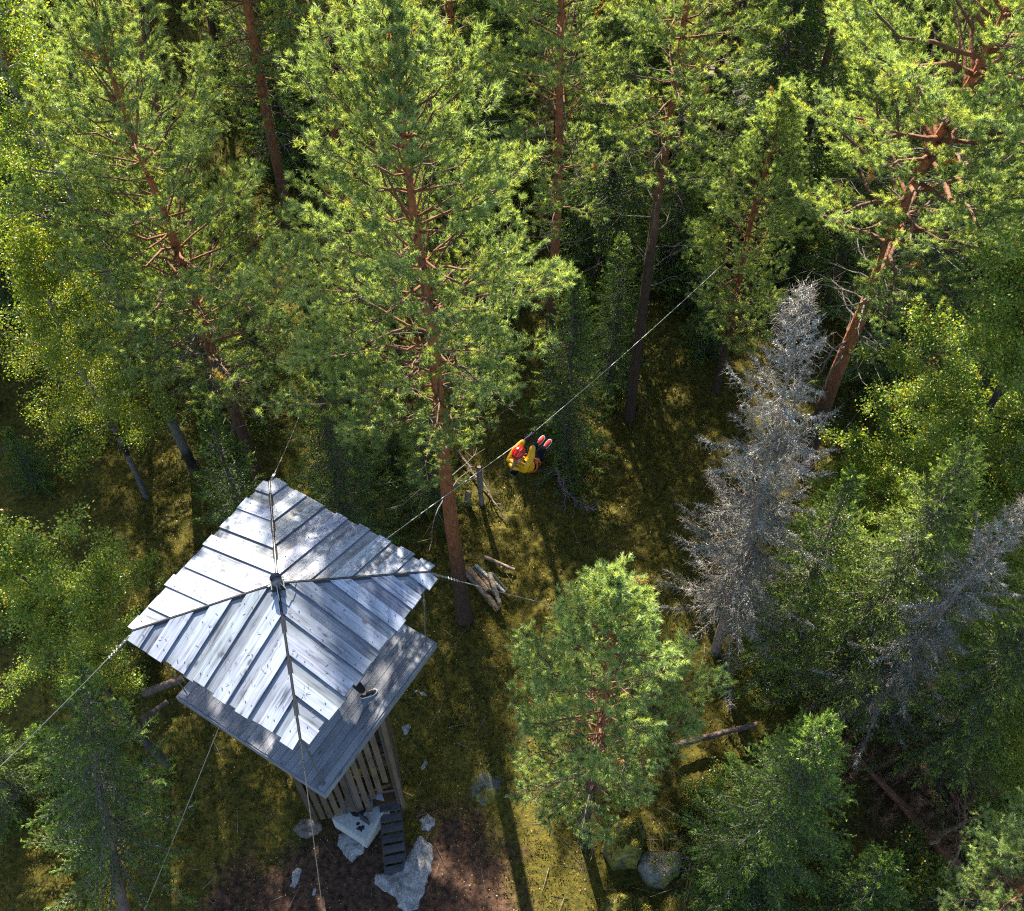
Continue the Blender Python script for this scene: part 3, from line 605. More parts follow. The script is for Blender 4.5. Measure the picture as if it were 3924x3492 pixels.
# ------------------------------------------------------------------ the tower
TC = np.array([-3.30, 7.72]); TANG = math.radians(57.4)
tower = empty('lookout_tower', (TC[0], TC[1], 0), TANG, label='wooden zip line tower with square board roof and slatted shaft', cat='tower')
TM = Matrix.Translation((TC[0], TC[1], 0)) @ Matrix.Rotation(TANG, 4, 'Z'); TI = np.array(TM.inverted())
def loc(p): return (TI @ np.array([p[0], p[1], p[2], 1.0]))[:3]
rt = np.random.default_rng(3)
H_ = 1.53; ZA, ZE = 10.22, 9.70; SL = (ZA-ZE)/H_
RC = loc((-3.335, 7.80, 0))      # the roof centre sits a little off the deck centre
roof = Acc(); bid = 0
for k in range(4):
    R4 = np.array(Matrix.Translation((RC[0], RC[1], 0)) @ Matrix.Rotation(k*math.pi/2, 4, 'Z'))
    nb = 15; edges = np.linspace(-H_+.03, H_-.03, nb+1); edges[1:-1] += rt.normal(size=nb-1)*.012
    for q in range(nb):
        bid += 1; over = q % 2 == 0
        y0, y1 = edges[q], edges[q+1]
        if over: y0 -= .008; y1 += .008
        y0 = max(y0, -H_-.02); y1 = min(y1, H_+.02)
        zo = .030 if over else 0.0; th = .026
        xe = H_+.13+rt.uniform(-.03, .03)+(.0 if over else -.02); g = .028
        pts = [(abs(y0)+g, y0)]
        if y0 < 0 < y1: pts.append((g, 0))
        pts.append((abs(y1)+g, y1))
        xe = max(xe, max(p[0] for p in pts)+.02)
        poly = pts+[(xe, y1), (xe, y0)]
        tilt = rt.normal()*.03; n = len(poly)
        def zf(x_, y_): return ZA-SL*x_+zo+tilt*(y_-(y0+y1)/2)
        top = [(x_, y_, zf(x_, y_)) for x_, y_ in poly]; bot = [(x_, y_, z_-th) for x_, y_, z_ in top]
        V = np.array(top+bot); bc = np.stack([V[:, 0], V[:, 1]+np.repeat([0, .03], n), np.full(len(V), float(bid))], 1)
        V = V@R4[:3, :3].T+R4[:3, 3]
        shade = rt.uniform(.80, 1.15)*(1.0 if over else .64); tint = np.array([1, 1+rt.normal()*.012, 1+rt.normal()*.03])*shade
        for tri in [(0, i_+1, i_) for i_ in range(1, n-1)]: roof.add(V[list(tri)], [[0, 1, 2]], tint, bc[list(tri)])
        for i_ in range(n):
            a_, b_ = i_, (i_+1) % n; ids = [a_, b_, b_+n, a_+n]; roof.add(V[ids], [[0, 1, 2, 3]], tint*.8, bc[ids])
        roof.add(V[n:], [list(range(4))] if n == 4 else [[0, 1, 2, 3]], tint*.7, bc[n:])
ro = roof.build('roof', M_roofwood, tower, board=True)
nails = Acc()
for k in range(4):
    R4 = np.array(Matrix.Translation((RC[0], RC[1], 0)) @ Matrix.Rotation(k*math.pi/2, 4, 'Z'))
    for q in range(0, 15, 2):
        yc = -H_+.03+(q+.5)*(2*H_-.06)/15
        for x_ in (.45, .95, 1.5):
            for dy in (-.06, .06):
                if x_ < abs(yc+dy)+.06: continue
                p_ = R4[:3, :3]@np.array([x_+rt.normal()*.012, yc+dy+rt.normal()*.006, ZA-SL*x_+.034])+R4[:3, 3]
                tube(nails, [p_-[0, 0, .008], p_+[0, 0, .003]], .0085, (1, 1, 1), 6)
nails.build('nail_heads', M_black, ro)['kind'] = 'stuff'
lit = Acc(); nl_ = 260; ax_ = rt.uniform(-1.45, 1.45, nl_); ay_ = rt.uniform(-1.45, 1.45, nl_); hz_ = ZA-SL*np.maximum(abs(ax_), abs(ay_))+.036
prv = rt.uniform(0, 6.28, nl_); A_ = np.stack([RC[0]+ax_, RC[1]+ay_, hz_], -1); prisms(lit, A_, A_+np.stack([np.cos(prv)*.05, np.sin(prv)*.05, np.zeros(nl_)], -1), .0028, .002, np.array([.09, .05, .02]))
lit.build('pine_litter', M_bark, ro)['kind'] = 'stuff'
def corner(k, h=H_):  # corner k: 0 right(+x,-y) 1 bottom(-,-) 2 left(-,+) 3 top(+,+)
    sx, sy = [(1, -1), (-1, -1), (-1, 1), (1, 1)][k]; return np.array([RC[0]+sx*h, RC[1]+sy*h, 0])
for k in range(4):
    c = corner(k); a = Acc(); apex = np.array([RC[0], RC[1], ZA+.012]); c[2] = ZE+.012
    d = c-apex
    side = norm(np.cross(d, [0, 0, 1]))
    for s in (-1, 1):   # folded black flashing: two flanges and a small standing edge
        V = [apex+side*s*.0+[0, 0, .012], apex+d*1.0+[0, 0, .012], apex+d*1.0+side*s*.034-[0, 0, .006], apex+side*s*.034-[0, 0, .006]]
        V = V+[v-np.array([0, 0, .01]) for v in V]
        a.add(V, [[0, 1, 2, 3], [7, 6, 5, 4], [0, 4, 5, 1], [2, 6, 7, 3]])
    tube(a, [apex+[0, 0, .014], apex+d+[0, 0, .014]], .010, (1, 1, 1), 6)
    a.build('hip_flashing', M_black, ro)
cap = Acc(); tube(cap, [(RC[0], RC[1], ZA-.05), (RC[0], RC[1], ZA+.035)], .135, (1, 1, 1), 4); cap.build('peak_plate', M_black, ro)
mast = Acc()
mx, my = RC[0], RC[1]
tube(mast, [(mx, my, .5), (mx, my, ZA+.02)], .085, (1, 1, 1), 16)
P0 = np.array([mx, my, ZA+.02]); axis = norm(loc((at(1048, 2200, 10.3)))-loc((at(1066, 2240, 10.1))))
tube(mast, [P0, P0+[0, 0, .16]], .082, (1, 1, 1), 20, cap=False); tube(mast, [P0, P0+[0, 0, .05]], .078, (1, 1, 1), 20)
mo = mast.build('mast', M_steel, tower, smooth=True)
hk = Acc()
for k in range(5):
    an = k*1.26+.4; c0 = P0+np.array([math.cos(an)*.08, math.sin(an)*.08, .07])
    tube(hk, [c0, c0+np.array([math.cos(an)*.07, math.sin(an)*.07, .01])], .008, (1, 1, 1), 6)
hk.build('mast_bolts', M_steel, mo)
# loose strap wires around the mast top
sw = Acc()
for an in (3.9, 4.6, 5.5):
    p0 = P0+np.array([math.cos(an)*.085, math.sin(an)*.085, .09]); p2 = np.array([mx+math.cos(an)*.26, my+math.sin(an)*.26, ZA-SL*.2+.05])
    tube(sw, [p0, (p0+p2)/2+[0, 0, .03], p2], .006, (1, 1, 1), 5)
sw.build('strap_wire', M_cable, mo)
# deck
HD = 1.455; dk = Acc(); nb = 23; wd = 2*HD/nb
for q in range(nb):
    y0 = -HD+q*wd; e = rt.uniform(-.006, .006); tint = rt.uniform(.78, 1.2)*np.array([1, 1, 1+rt.normal()*.03])
    box(dk, (-HD+e, y0+.003, 7.565), (HD+e, y0+wd-.003, 7.60+rt.uniform(-.001, .002)), tint, b=(0, q+200))
do = dk.build('deck', M_deckwood, tower, board=True)
fa = Acc()
for (lo, hi, ax) in (((-HD, -HD-.028, 7.42), (HD, -HD-.002, 7.585), 0), ((-HD, HD+.002, 7.42), (HD, HD+.028, 7.585), 0), ((-HD-.028, -HD-.028, 7.42), (-HD-.002, HD+.028, 7.585), 1), ((HD+.002, -HD-.028, 7.42), (HD+.028, HD+.028, 7.585), 1)):
    box(fa, lo, hi, (.9, .95, 1.0), b=(ax, rt.uniform(300, 400)))
for q in range(6):
    x_ = -HD+.1+q*(2*HD-.25)/5; box(fa, (x_, -HD, 7.43), (x_+.05, HD, 7.563), (.7, .7, .7), b=(1, 420+q))
fa.build('deck_frame', M_deckwood, do, board=True)
for k in range(4):
    sx, sy = [(1, -1), (-1, -1), (-1, 1), (1, 1)][k]
    a = Acc(); top = corner(k, H_-.08); top[2] = ZE+.0; bt = np.array([sx*(HD-.10), sy*(HD-.10), 7.6])
    tube(a, [top, bt], .010, (1, 1, 1), 8); tube(a, [top*.6+bt*.4-(top-bt)*.02, top*.6+bt*.4+(top-bt)*.05], .02, (1, 1, 1), 8)
    box(a, bt-[.035, .035, 0], bt+[.035, .035, .012])
    a.build('stay_rod', M_steel, tower)
# slatted shaft: front wall runs between two deck-diagonal corners
Lw = np.array(at(1186, 3127, 1.0)); Rw = np.array(at(1540, 3062, 1.0)); Lw[2] = Rw[2] = 0
dirw = norm(Rw-Lw); back = np.array([-dirw[1], dirw[0], 0]); WW = np.linalg.norm(Rw-Lw)
sh = Acc(); bots = [.95, .90, .88, .92, .98, 1.02, 1.0, .75, 1.55, 1.85, 2.35]
def wall_slat(p, d, wdt, z0, z1, idn, off=0.0, slant=0.0, thick=.028):
    nrm = np.array([-d[1], d[0], 0])
    V = []
    for zz, sft in ((z0, 0), (z1, slant)):
        for a_, b_ in ((0, 0), (wdt, 0), (wdt, thick), (0, thick)): V.append(p+d*(a_+sft)+nrm*(b_+off)+np.array([0, 0, zz]))
    V = np.array(V); Vl = np.array([loc(v) for v in V])
    bc = np.array([[v[2], (i_ % 4 in (1, 2))*wdt, idn] for i_, v in enumerate(V)])
    f = [[0, 1, 5, 4], [1, 2, 6, 5], [2, 3, 7, 6], [3, 0, 4, 7], [0, 3, 2, 1], [4, 5, 6, 7]]
    sh.add(Vl, f, np.ones(3)*rt.uniform(.75, 1.35), bc)
pit = .162
for q, zb in enumerate(bots):
    wall_slat(Lw+dirw*(q*pit+.02), dirw, .112, zb-.25, 7.42, 500+q, slant=rt.normal()*.015-.02)
wall_slat(Lw+dirw*(WW-.05), dirw, .09, .35, 7.42, 540)
DEP = 1.15
for q in range(7):    # left side, right side, back: gaps closed up to darken the interior
    wall_slat(Lw+back*(.1+q*pit), back, .158, .55, 7.42, 560+q, off=0)
    wall_slat(Rw+back*(.04+q*pit), back, .158, .2 if q == 0 else .7, 7.42, 580+q, off=-.03)
for q in range(11): wall_slat(Lw+dirw*(q*pit+.02)+back*DEP, dirw, .159, .1, 7.42, 600+q)
sh.build('slatted_shaft', M_slat, tower, board=True)
fr = Acc()
for p in (Lw+dirw*.05+back*.08, Rw-dirw*.08+back*.08, Lw+dirw*.05+back*(DEP-.08), Rw-dirw*.08+back*(DEP-.08)):
    pl = loc(p); tube(fr, [(pl[0], pl[1], .45), (pl[0], pl[1], 7.42)], .055, (1, 1, 1), 4)
for zz in (1.4, 3.4, 5.4, 7.2):
    for a_, b_ in ((Lw+dirw*.05+back*.08, Rw-dirw*.08+back*.08), (Lw+dirw*.05+back*(DEP-.08), Rw-dirw*.08+back*(DEP-.08)), (Lw+dirw*.05+back*.08, Lw+dirw*.05+back*(DEP-.08))):
        A, B = loc(a_), loc(b_); tube(fr, [(A[0], A[1], zz), (B[0], B[1], zz)], .035, (1, 1, 1), 4)
fr.build('shaft_frame', plain('dark_frame_timber', (.05, .042, .035), .8), tower)
# concrete foundation block with its corner towards the camera
fb = bmesh.new(); bmesh.ops.create_cube(fb, size=1.0)
bmesh.ops.scale(fb, vec=(.86, .86, .62), verts=fb.verts); bmesh.ops.translate(fb, vec=(0.02, -.0, .25), verts=fb.verts)
bmesh.ops.bevel(fb, geom=fb.edges[:], offset=.018, segments=2, affect='EDGES')
fm = bpy.data.meshes.new('foundation'); fb.to_mesh(fm); fb.free(); fm.materials.append(M_conc)
fo = bpy.data.objects.new('foundation', fm); COL.objects.link(fo); fo.parent = tower
mf = Acc()
tube(mf, [(mx, my, .565), (mx, my, .60)], .17, (1, 1, 1), 20)
box(mf, (-.10, -.34, .565), (-.07, -.1, .95)); 
mf.build('mast_foot', M_black, fo)
st_ = Acc(); rr_ = rt
for cxy in ((-.24, -.22), (-.20, -.12)):
    n_ = 14; an = np.linspace(0, 6.283, n_, endpoint=False); r_ = (.07 if cxy[0] < -.22 else .035)*(1+rr_.normal(size=n_)*.25)
    V = np.concatenate([np.stack([cxy[0]+np.cos(an)*r_, cxy[1]+np.sin(an)*r_, np.full(n_, .5635)], -1), [[cxy[0], cxy[1], .5665]]])
    st_.add(V, [[i_, (i_+1) % n_, n_] for i_ in range(n_)])
st_.build('oil_stain', M_black, fo)
# steps down to the ground
sp = Acc()
A0 = at(1455, 3085, .62); A1 = at(1532, 3072, .62); E0 = at(1472, 3325, .03); E1 = at(1558, 3306, .03)
A0, A1, E0, E1 = [np.array(v) for v in (A0, A1, E0, E1)]
nst = 7
stairs = Acc()
for q in range(nst):
    f = q/(nst-1); l0 = A0*(1-f)+E0*f; r0_ = A1*(1-f)+E1*f; dd = norm((E0-A0)*[1, 1, 0])
    V = []
    for dz in (0, -.045):
        V += [l0+[0, 0, dz], r0_+[0, 0, dz], r0_+dd*.155+[0, 0, dz], l0+dd*.155+[0, 0, dz]]
    Vl = np.array([loc(v) for v in V]); bc = np.array([[[0, .6, .6, 0][i_ % 4], [0, 0, .19, .19][i_ % 4], 700+q] for i_ in range(8)])
    stairs.add(Vl, [[0, 3, 2, 1], [4, 5, 6, 7], [0, 1, 5, 4], [1, 2, 6, 5], [2, 3, 7, 6], [3, 0, 4, 7]], np.ones(3)*rt.uniform(.8, 1.2), bc)
sto = stairs.build('stairs', wood_mat('stair_boards', (.018, .018, .022), (.055, .055, .062), rough=.6), tower, board=True)
sg_ = Acc()
for a_, b_ in ((A0, E0), (A1, E1)):
    s_ = (A1-A0)*(.06 if a_ is A0 else -.06)
    P1_, P2_ = loc(a_+s_-[0, 0, .1]), loc(b_+s_-[0, 0, .06]); tube(sg_, [P1_, P2_], .04, (1, 1, 1), 4)
sg_.build('stringer', plain('dark_stringer', (.03, .028, .026), .8), sto)
ld = Acc()
q0, q1, q2, q3 = [np.array(at(*v, .72)) for v in ((1430, 3092), (1528, 3070), (1500, 3012), (1425, 3040))]
for lv in (0,):
    V = [q0, q1, q2, q3]; V = V+[v-np.array([0, 0, .03]) for v in V]; Vl = np.array([loc(v) for v in V])
    bc = np.array([[v[0]*.8, v[1], 777] for v in V])
    ld.add(Vl, [[0, 1, 2, 3], [7, 6, 5, 4], [0, 4, 5, 1], [1, 5, 6, 2], [2, 6, 7, 3], [3, 7, 4, 0]], (1, 1, 1), bc)
# back rail of the landing
V = [q3, q2, q2+np.array([0, 0, .16]), q3+np.array([0, 0, .16])]; V = V+[v+np.array([0, .03, 0]) for v in V]; Vl = np.array([loc(v) for v in V])
ld.add(Vl, [[0, 1, 2, 3], [7, 6, 5, 4], [3, 2, 6, 7], [0, 4, 5, 1]], (1.5, 1.5, 1.6), np.array([[v[0], v[2], 778] for v in V]))
ld.build('landing', wood_mat('brown_plywood', (.05, .028, .014), (.10, .058, .028), rough=.5, knots=False), tower, board=True)
pa = Acc(); c0 = [np.array(at(*v, .728)) for v in ((1440, 3064), (1474, 3070), (1462, 3040), (1446, 3037))]
V = c0+[v+np.array([0, 0, .003]) for v in c0]
pa.add(V, [[3, 2, 1, 0], [4, 5, 6, 7], [0, 1, 5, 4], [1, 2, 6, 5], [2, 3, 7, 6], [3, 0, 4, 7]])
props(pa.build('paper_sheet', plain('paper', (.40, .40, .50), .7)), 'white paper sheet lying on the brown landing at the tower foot', 'paper')

# ------------------------------------------------------------------ cables
def sag(A, B, s, n=24):
    t = np.linspace(0, 1, n)[:, None]; P = np.asarray(A)*(1-t)+np.asarray(B)*t; P[:, 2] -= 4*s*(t[:, 0]*(1-t[:, 0])); return P
def cable(P, label, r=.0072, eye=True, name='guy_cable', cat='guy cable', group='guy cables bracing the tower'):
    a = Acc(); tube(a, P, r, (1, 1, 1), 6); o = a.build(name, M_cable, smooth=True); props(o, label, cat, group)
    if eye:
        d = norm(P[1]-P[0]); b = Acc(); A = np.array(P[0]); p_, q_ = perp(d[None]); p_ = p_[0]; q_ = q_[0]
        for k in range(7):  # chain links and wire clamps
            c0 = A+d*(.05+k*.062); ax = p_ if k % 2 else q_; an = np.linspace(0, 6.283, 11)
            tube(b, [c0+d*math.cos(x_)*.036+ax*math.sin(x_)*.02 for x_ in an], .0065, (1, 1, 1), 5, cap=False)
        for k in range(4):
            c0 = A+d*(.5+k*.07); tube(b, [c0-p_*.022, c0+p_*.022], .012, (1, 1, 1), 6)
        b.build('shackle', M_steel, o)
    return o
def rcorner(k): 
    c = corner(k, H_-.03); v = TM @ Vector((c[0], c[1], ZE+.02)); return np.array(v)
R0, B0, L0, T0 = [rcorner(k) for k in range(4)]
cable(sag(R0, at(2420, 2392, 5.2), .05), 'guy cable from the right roof corner crossing in front of the log pile')
cable(sag(L0, at(-420, 3330, 4.8), .10), 'guy cable from the left roof corner towards the left edge')
cable(sag(B0, at(1275, 3800, 3.0), .05), 'guy cable from the near roof corner straight down past the concrete block')
cable(sag(T0, at(1160, 1560, 5.0), .05), 'guy cable from the far roof corner into the dark spruce')
cable(sag(at(858, 2740, 7.40), at(440, 3760, 0.2), .03), 'guy cable from under the deck to the lower left soil', eye=False)
TR = np.array(at(2042, 1662, 7.2))
Z0 = np.array([TC[0]+.25, TC[1]+.9, 9.45]); Z1 = np.array(at(1500, 2070, 9.0)); 
FAR = np.array(at(2790, 992, 5.6)); FAR2 = TR+(FAR-TR)*1.06
zp = np.concatenate([sag(np.array(TM @ Vector((mx, my, 9.4))), TR+[0, 0, .02], -.02, 10)[:-1], sag(TR+[0, 0, .02], FAR2, .10, 30)])
zl = cable(zp, 'thin pale zip line cable running diagonally from the tower into the forest', r=.0075, eye=False, name='zip_line', cat='zip line', group=None)
cd = norm(FAR-TR)
# ------------------------------------------------------------------ zip line trolley and rider
ex = cd; ey = norm(np.cross([0, 0, 1], ex)); ez = np.cross(ex, ey)
trl = empty('zip_trolley', TR, label='dark two wheeled trolley rolling on the zip line above the rider', cat='trolley')
a = Acc()
for s in (-.055, .055):
    tube(a, [ex*s-ey*.011+ez*.03, ex*s+ey*.011+ez*.03], .03, (1, 1, 1), 18); tube(a, [ex*s-ey*.03+ez*.03, ex*s+ey*.03+ez*.03], .008, (1, 1, 1), 8)
a.build('wheel', M_steel, trl)
a = Acc()
for s in (-1, 1):
    Q = [ex*x_+ez*z_+ey*s*.022 for x_, z_ in ((-.095, .05), (.095, .05), (.07, -.05), (.0, -.10), (-.07, -.05))]
    V = np.array(Q+[q+ey*s*.007 for q in Q]); a.add(V, [[0, 1, 2], [0, 2, 3], [0, 3, 4], [5, 7, 6], [5, 8, 7], [5, 9, 8]]); a.add(V, [[i_, (i_+1) % 5, 5+(i_+1) % 5, 5+i_] for i_ in range(5)])
a.build('side_plate', M_black, trl)
a = Acc(); tube(a, [ez*-.10-ey*.13, ez*-.10+ey*.13], .015, (1, 1, 1), 10); a.build('handle_bar', M_black, trl)

def skin(name, verts, edges, m, parent, sub=2, root=0):
    me = bpy.data.meshes.new(name); me.from_pydata([tuple(float(c) for c in v[0]) for v in verts], edges, []); me.materials.append(m)
    o = bpy.data.objects.new(name, me); COL.objects.link(o); o.parent = parent
    md = o.modifiers.new('Skin', 'SKIN'); md.use_smooth_shade = True
    for i_, v in enumerate(verts):
        r = v[1] if name not in ('jacket', 'trousers', 'jumper') else (v[1]*1.2 if np.isscalar(v[1]) else tuple(np.array(v[1])*1.2)); me.skin_vertices[0].data[i_].radius = (r, r) if np.isscalar(r) else tuple(r)
        me.skin_vertices[0].data[i_].use_root = (i_ == root)
    sb = o.modifiers.new('Sub', 'SUBSURF'); sb.levels = sub; sb.render_levels = sub
    return o
def ball(name, c, rad, m, parent, axes=None, subd=3, cut=None):
    bm = bmesh.new(); bmesh.ops.create_icosphere(bm, subdivisions=subd, radius=1)
    A = np.eye(3) if axes is None else np.array(axes).T
    for v in bm.verts:
        p = np.array(v.co)
        if cut is not None and p[2] < cut: p[2] = cut
        v.co = Vector(A@(p*np.array(rad))+np.array(c))
    for f in bm.faces: f.smooth = True
    me = bpy.data.meshes.new(name); bm.to_mesh(me); bm.free(); me.materials.append(m)
    o = bpy.data.objects.new(name, me); COL.objects.link(o); o.parent = parent; return o
M_skin = plain('skin', (.50, .28, .19), .55, 0, .4, .05); M_yel = plain('yellow_jacket', (.62, .33, .006), .5, 0, .4, .12, 14, .3)
M_nvy = plain('dark_trousers', (.005, .006, .014), .9, 0, .08, .15, 20, .3); M_red = plain('red_helmet', (.42, .006, .006), .22, 0, .6, .03)
M_rsh = plain('red_shoe_knit', (.42, .015, .018), .7, 0, .3, .1, 60); M_wht = plain('white_sole', (.45, .45, .48), .5)
M_orn = plain('orange_harness', (.5, .07, .01), .6); M_hair = plain('light_brown_hair', (.22, .12, .04), .6, 0, .4, .3, 40)
M_glv = plain('dark_gloves', (.012, .013, .017), .7); M_lace = plain('dark_webbing', (.02, .02, .025), .8)
M_grys = plain('grey_sock', (.32, .35, .42), .8); M_blk = plain('black_shoe_knit', (.006, .007, .010), .75, 0, .25)
def shoe(name, heel, fwd, up, L, upper, sole, parent, swoosh=False):
    f = norm(fwd); u = np.array(up)-f*np.dot(up, f); u = norm(u); s = np.cross(u, f)
    ts = np.linspace(0, 1, 15)
    def hw(t): return L*(.125+.055*math.sin(math.pi*min(1, max(0, (t-.25)/.75))))*(min(1, (t/.10)**.5) if t < .1 else 1)*(max(0.02, 1-((t-.82)/.18)**2)**.5 if t > .82 else 1)
    def hh(t): return L*np.interp(t, [0, .12, .3, .5, .75, 1], [.24, .30, .30, .24, .16, .07])
    def loft(nm, z0f, z1f, wf, m, par, rnd):
        a = Acc(); K = 12; V = []
        for t in ts:
            w_ = max(hw(t)*wf, .003)
            for k in range(K):
                an = 2*math.pi*k/K; cx, cz = math.cos(an), math.sin(an)
                e = .55 if rnd else .3
                x_ = math.copysign(abs(cx)**e, cx)*w_; zz = (math.copysign(abs(cz)**e, cz)+1)/2
                if rnd: x_ *= (1-.38*zz)
                V.append(heel+f*(t*L)+s*x_+u*(z0f(t)+(z1f(t)-z0f(t))*zz))
        fc = [[i_*K+k, (i_+1)*K+k, (i_+1)*K+(k+1) % K, i_*K+(k+1) % K] for i_ in range(len(ts)-1) for k in range(K)]
        a.add(V, fc); n = len(V)
        a.add(V[:K], [[0, k+1, k] for k in range(1, K-1)]); a.add(V[-K:], [[0, k, k+1] for k in range(1, K-1)])
        return a.build(nm, m, par, smooth=True)
    o = loft(name, lambda t: L*.045, hh, .95, upper, parent, True)
    loft('sole', lambda t: 0.0, lambda t: L*(.09+.05*(t < .4)*(1-t/.4)), 1.07, sole, o, False)
    if swoosh:
        a = Acc(); n = 12; V = []
        for k in range(n):
            t = k/(n-1); x_ = .12+.50*t; zc = .20-.10*math.sin(min(1, t*1.6)*1.57)+.10*max(0, t-.45)*2; th = .004+.028*math.sin(math.pi*min(1, t*1.05)**.8)*1
            for dz in (-th, th):
                z_ = (zc+dz)*L; w_ = hw(x_)*.95*(1-.38*min(1, zc*L/hh(x_)))*1.05+.006
                V.append(heel+f*x_*L-s*w_*-1*(-1)+u*z_)
        a.add(V, [[2*k, 2*k+2, 2*k+3, 2*k+1] for k in range(n-1)]); a.build('tick_mark', sole, o)
    return o
def hand(parent, c, fwd, side, up, m, sgn, curl=1.0, s=1.0):
    """glove: palm and five curled fingers closed on a bar that runs along `side`; up points out of the palm back"""
    f = norm(fwd); sd = norm(side); u = norm(np.cross(f, sd)) if np.dot(np.cross(f, sd), up) > 0 else -norm(np.cross(f, sd))
    V = [(c-f*.075*s, (.024*s, .017*s)), (c-f*.035*s, (.036*s, .017*s)), (c, (.038*s, .016*s))]; E_ = [(0, 1), (1, 2)]
    o = skin('glove', V, E_, m, parent, 1)
    for k, ln in enumerate((.92, 1.0, .95, .78)):
        b = c+sd*(.030-.020*k)*s*sgn; q1 = b+f*.034*ln*s+u*.004; q2 = q1+f*.012*ln*s-u*.026*ln*s*curl; q3 = q2-f*.020*ln*s-u*.010*ln*s
        skin('finger', [(b, .0095*s), (q1, .0090*s), (q2, .0085*s), (q3, .0075*s)], [(0, 1), (1, 2), (2, 3)], m, o, 1)
    b = c-f*.040*s+sd*.032*s*sgn; q1 = b+f*.022*s+sd*.020*s*sgn-u*.016*s; q2 = q1+f*.026*s-u*.014*s-sd*.012*s*sgn
    skin('thumb', [(b, .0115*s), (q1, .0105*s), (q2, .009*s)], [(0, 1), (1, 2)], m, o, 1)
    return o
def v3(*a): return np.array(a, float)
rid = empty('person', TR, label='zip line rider in yellow jacket, red helmet and red shoes hanging below the cable', cat='person')
fw = norm(v3(.57, .82, 0)); rt_ = v3(.82, -.57, 0)
SHc = v3(-.29, -.35, -.47); HIP = v3(-.06, -.14, -.82); HEAD = v3(-.275, -.30, -.235); NECK = SHc+v3(.0, .01, .06)
LS, RS = SHc-rt_*.17, SHc+rt_*.17; LH, RH = v3(0, 0, 0)+ez*-.10+ey*.075-fw*.05+v3(0, 0, .005), ez*-.10-ey*.075-fw*.05+v3(0, 0, .005)
LE, RE = (LS+LH)/2-rt_*.05+v3(0, 0, -.05), (RS+RH)/2+rt_*.04+v3(0, 0, -.05)
LHp, RHp = HIP-rt_*.085, HIP+rt_*.085
LA, RA = v3(.10, .56, -1.07), v3(.235, .47, -1.07)
LK, RK = (LHp+LA)/2+v3(.0, -.03, .15), (RHp+RA)/2+v3(.02, -.03, .15)
chest = SHc*.72+HIP*.28; waist = SHc*.3+HIP*.7
def body(parent, m):
    V = [(HIP, (.12, .10)), (waist, (.11, .085)), (chest, (.135, .095)), (SHc, (.12, .075)), (NECK+v3(0, 0, .03), .05), (HEAD-v3(0, 0, .03), (.072, .08)), (HEAD+v3(0, 0, .06), (.07, .075)),
         (LS, .055), (LE, .042), (LH-norm(LH-LE)*.07, .028), (RS, .055), (RE, .042), (RH-norm(RH-RE)*.07, .028),
         (LHp, .078), (LK, .055), (LA, .038), (RHp, .078), (RK, .055), (RA, .038)]
    E_ = [(0, 1), (1, 2), (2, 3), (3, 4), (4, 5), (5, 6), (3, 7), (7, 8), (8, 9), (3, 10), (10, 11), (11, 12), (0, 13), (13, 14), (14, 15), (0, 16), (16, 17), (17, 18)]
    return skin('body', V, E_, m, parent)
body(rid, M_skin)
j = [(waist+(HIP-waist)*1.0, (.165, .13)), (waist, (.155, .115)), (chest, (.175, .13)), (SHc, (.14, .095)), (NECK, (.085, .08)),
     (LS, .082), (LE, .066), (LH-norm(LH-LE)*.085, .046), (RS, .082), (RE, .066), (RH-norm(RH-RE)*.085, .046)]
skin('jacket', j, [(0, 1), (1, 2), (2, 3), (3, 4), (3, 5), (5, 6), (6, 7), (3, 8), (8, 9), (9, 10)], M_yel, rid)
skin('hood', [(SHc-fw*.12-rt_*.12+v3(0, 0, .03), .035), (SHc-fw*.16+v3(0, 0, .04), .05), (SHc-fw*.12+rt_*.12+v3(0, 0, .03), .035)], [(0, 1), (1, 2)], M_yel, rid)
skin('trousers', [(HIP-norm(HIP-waist)*.05, (.135, .12)), (LHp, .098), (LK, .078), (LA-norm(LA-LK)*.03, .056), (RHp, .098), (RK, .078), (RA-norm(RA-RK)*.03, .056), (HIP+norm(HIP-waist)*.07-v3(0, .02, 0), .10)],
     [(0, 1), (1, 2), (2, 3), (0, 4), (4, 5), (5, 6), (0, 7)], M_nvy, rid)
# helmet, hair and face
hu = norm(v3(-.12, -.16, 1)); hf = norm(fw-hu*np.dot(fw, hu)); hs = np.cross(hu, hf)
hl = ball('helmet', HEAD+hu*.045, (.148, .125, .115), M_red, rid, axes=(hf, hs, hu), cut=-.15)
a = Acc()
for s_ in (-.055, 0, .055):
    P = []
    for t in np.linspace(-.9, .9, 12): P.append(HEAD+hu*(.045+.118*math.cos(t)*math.sqrt(max(0, 1-(s_/.125)**2)))+hf*.150*math.sin(t)+hs*s_)
    tube(a, P, .007, (1, 1, 1), 5)
a.build('helmet_rib', M_red, hl)
a = Acc()
for s_ in (-.028, .028): tube(a, [HEAD+hu*(.165-.02*k)+hf*(.0-.035*k)+hs*s_*1.0 for k in range(3)], .009, (1, 1, 1), 5)
a.build('vent_slot', M_lace, hl)
a = Acc(); tube(a, [HEAD+hu*.02+hs*sx*.11-hf*.0 for sx in (-1,)]+[HEAD-hu*.10+hf*.05]+[HEAD+hu*.02+hs*.11], .008, (1, 1, 1), 5); a.build('chin_strap', M_lace, hl)
skin('hair', [(HEAD-hf*.06+hu*.02, (.075, .07)), (HEAD-hf*.105-hu*.06, .05), (SHc-fw*.15+v3(0, 0, .09), .035), (SHc-fw*.20+v3(0, 0, .02), .02)], [(0, 1), (1, 2), (2, 3)], M_hair, rid)
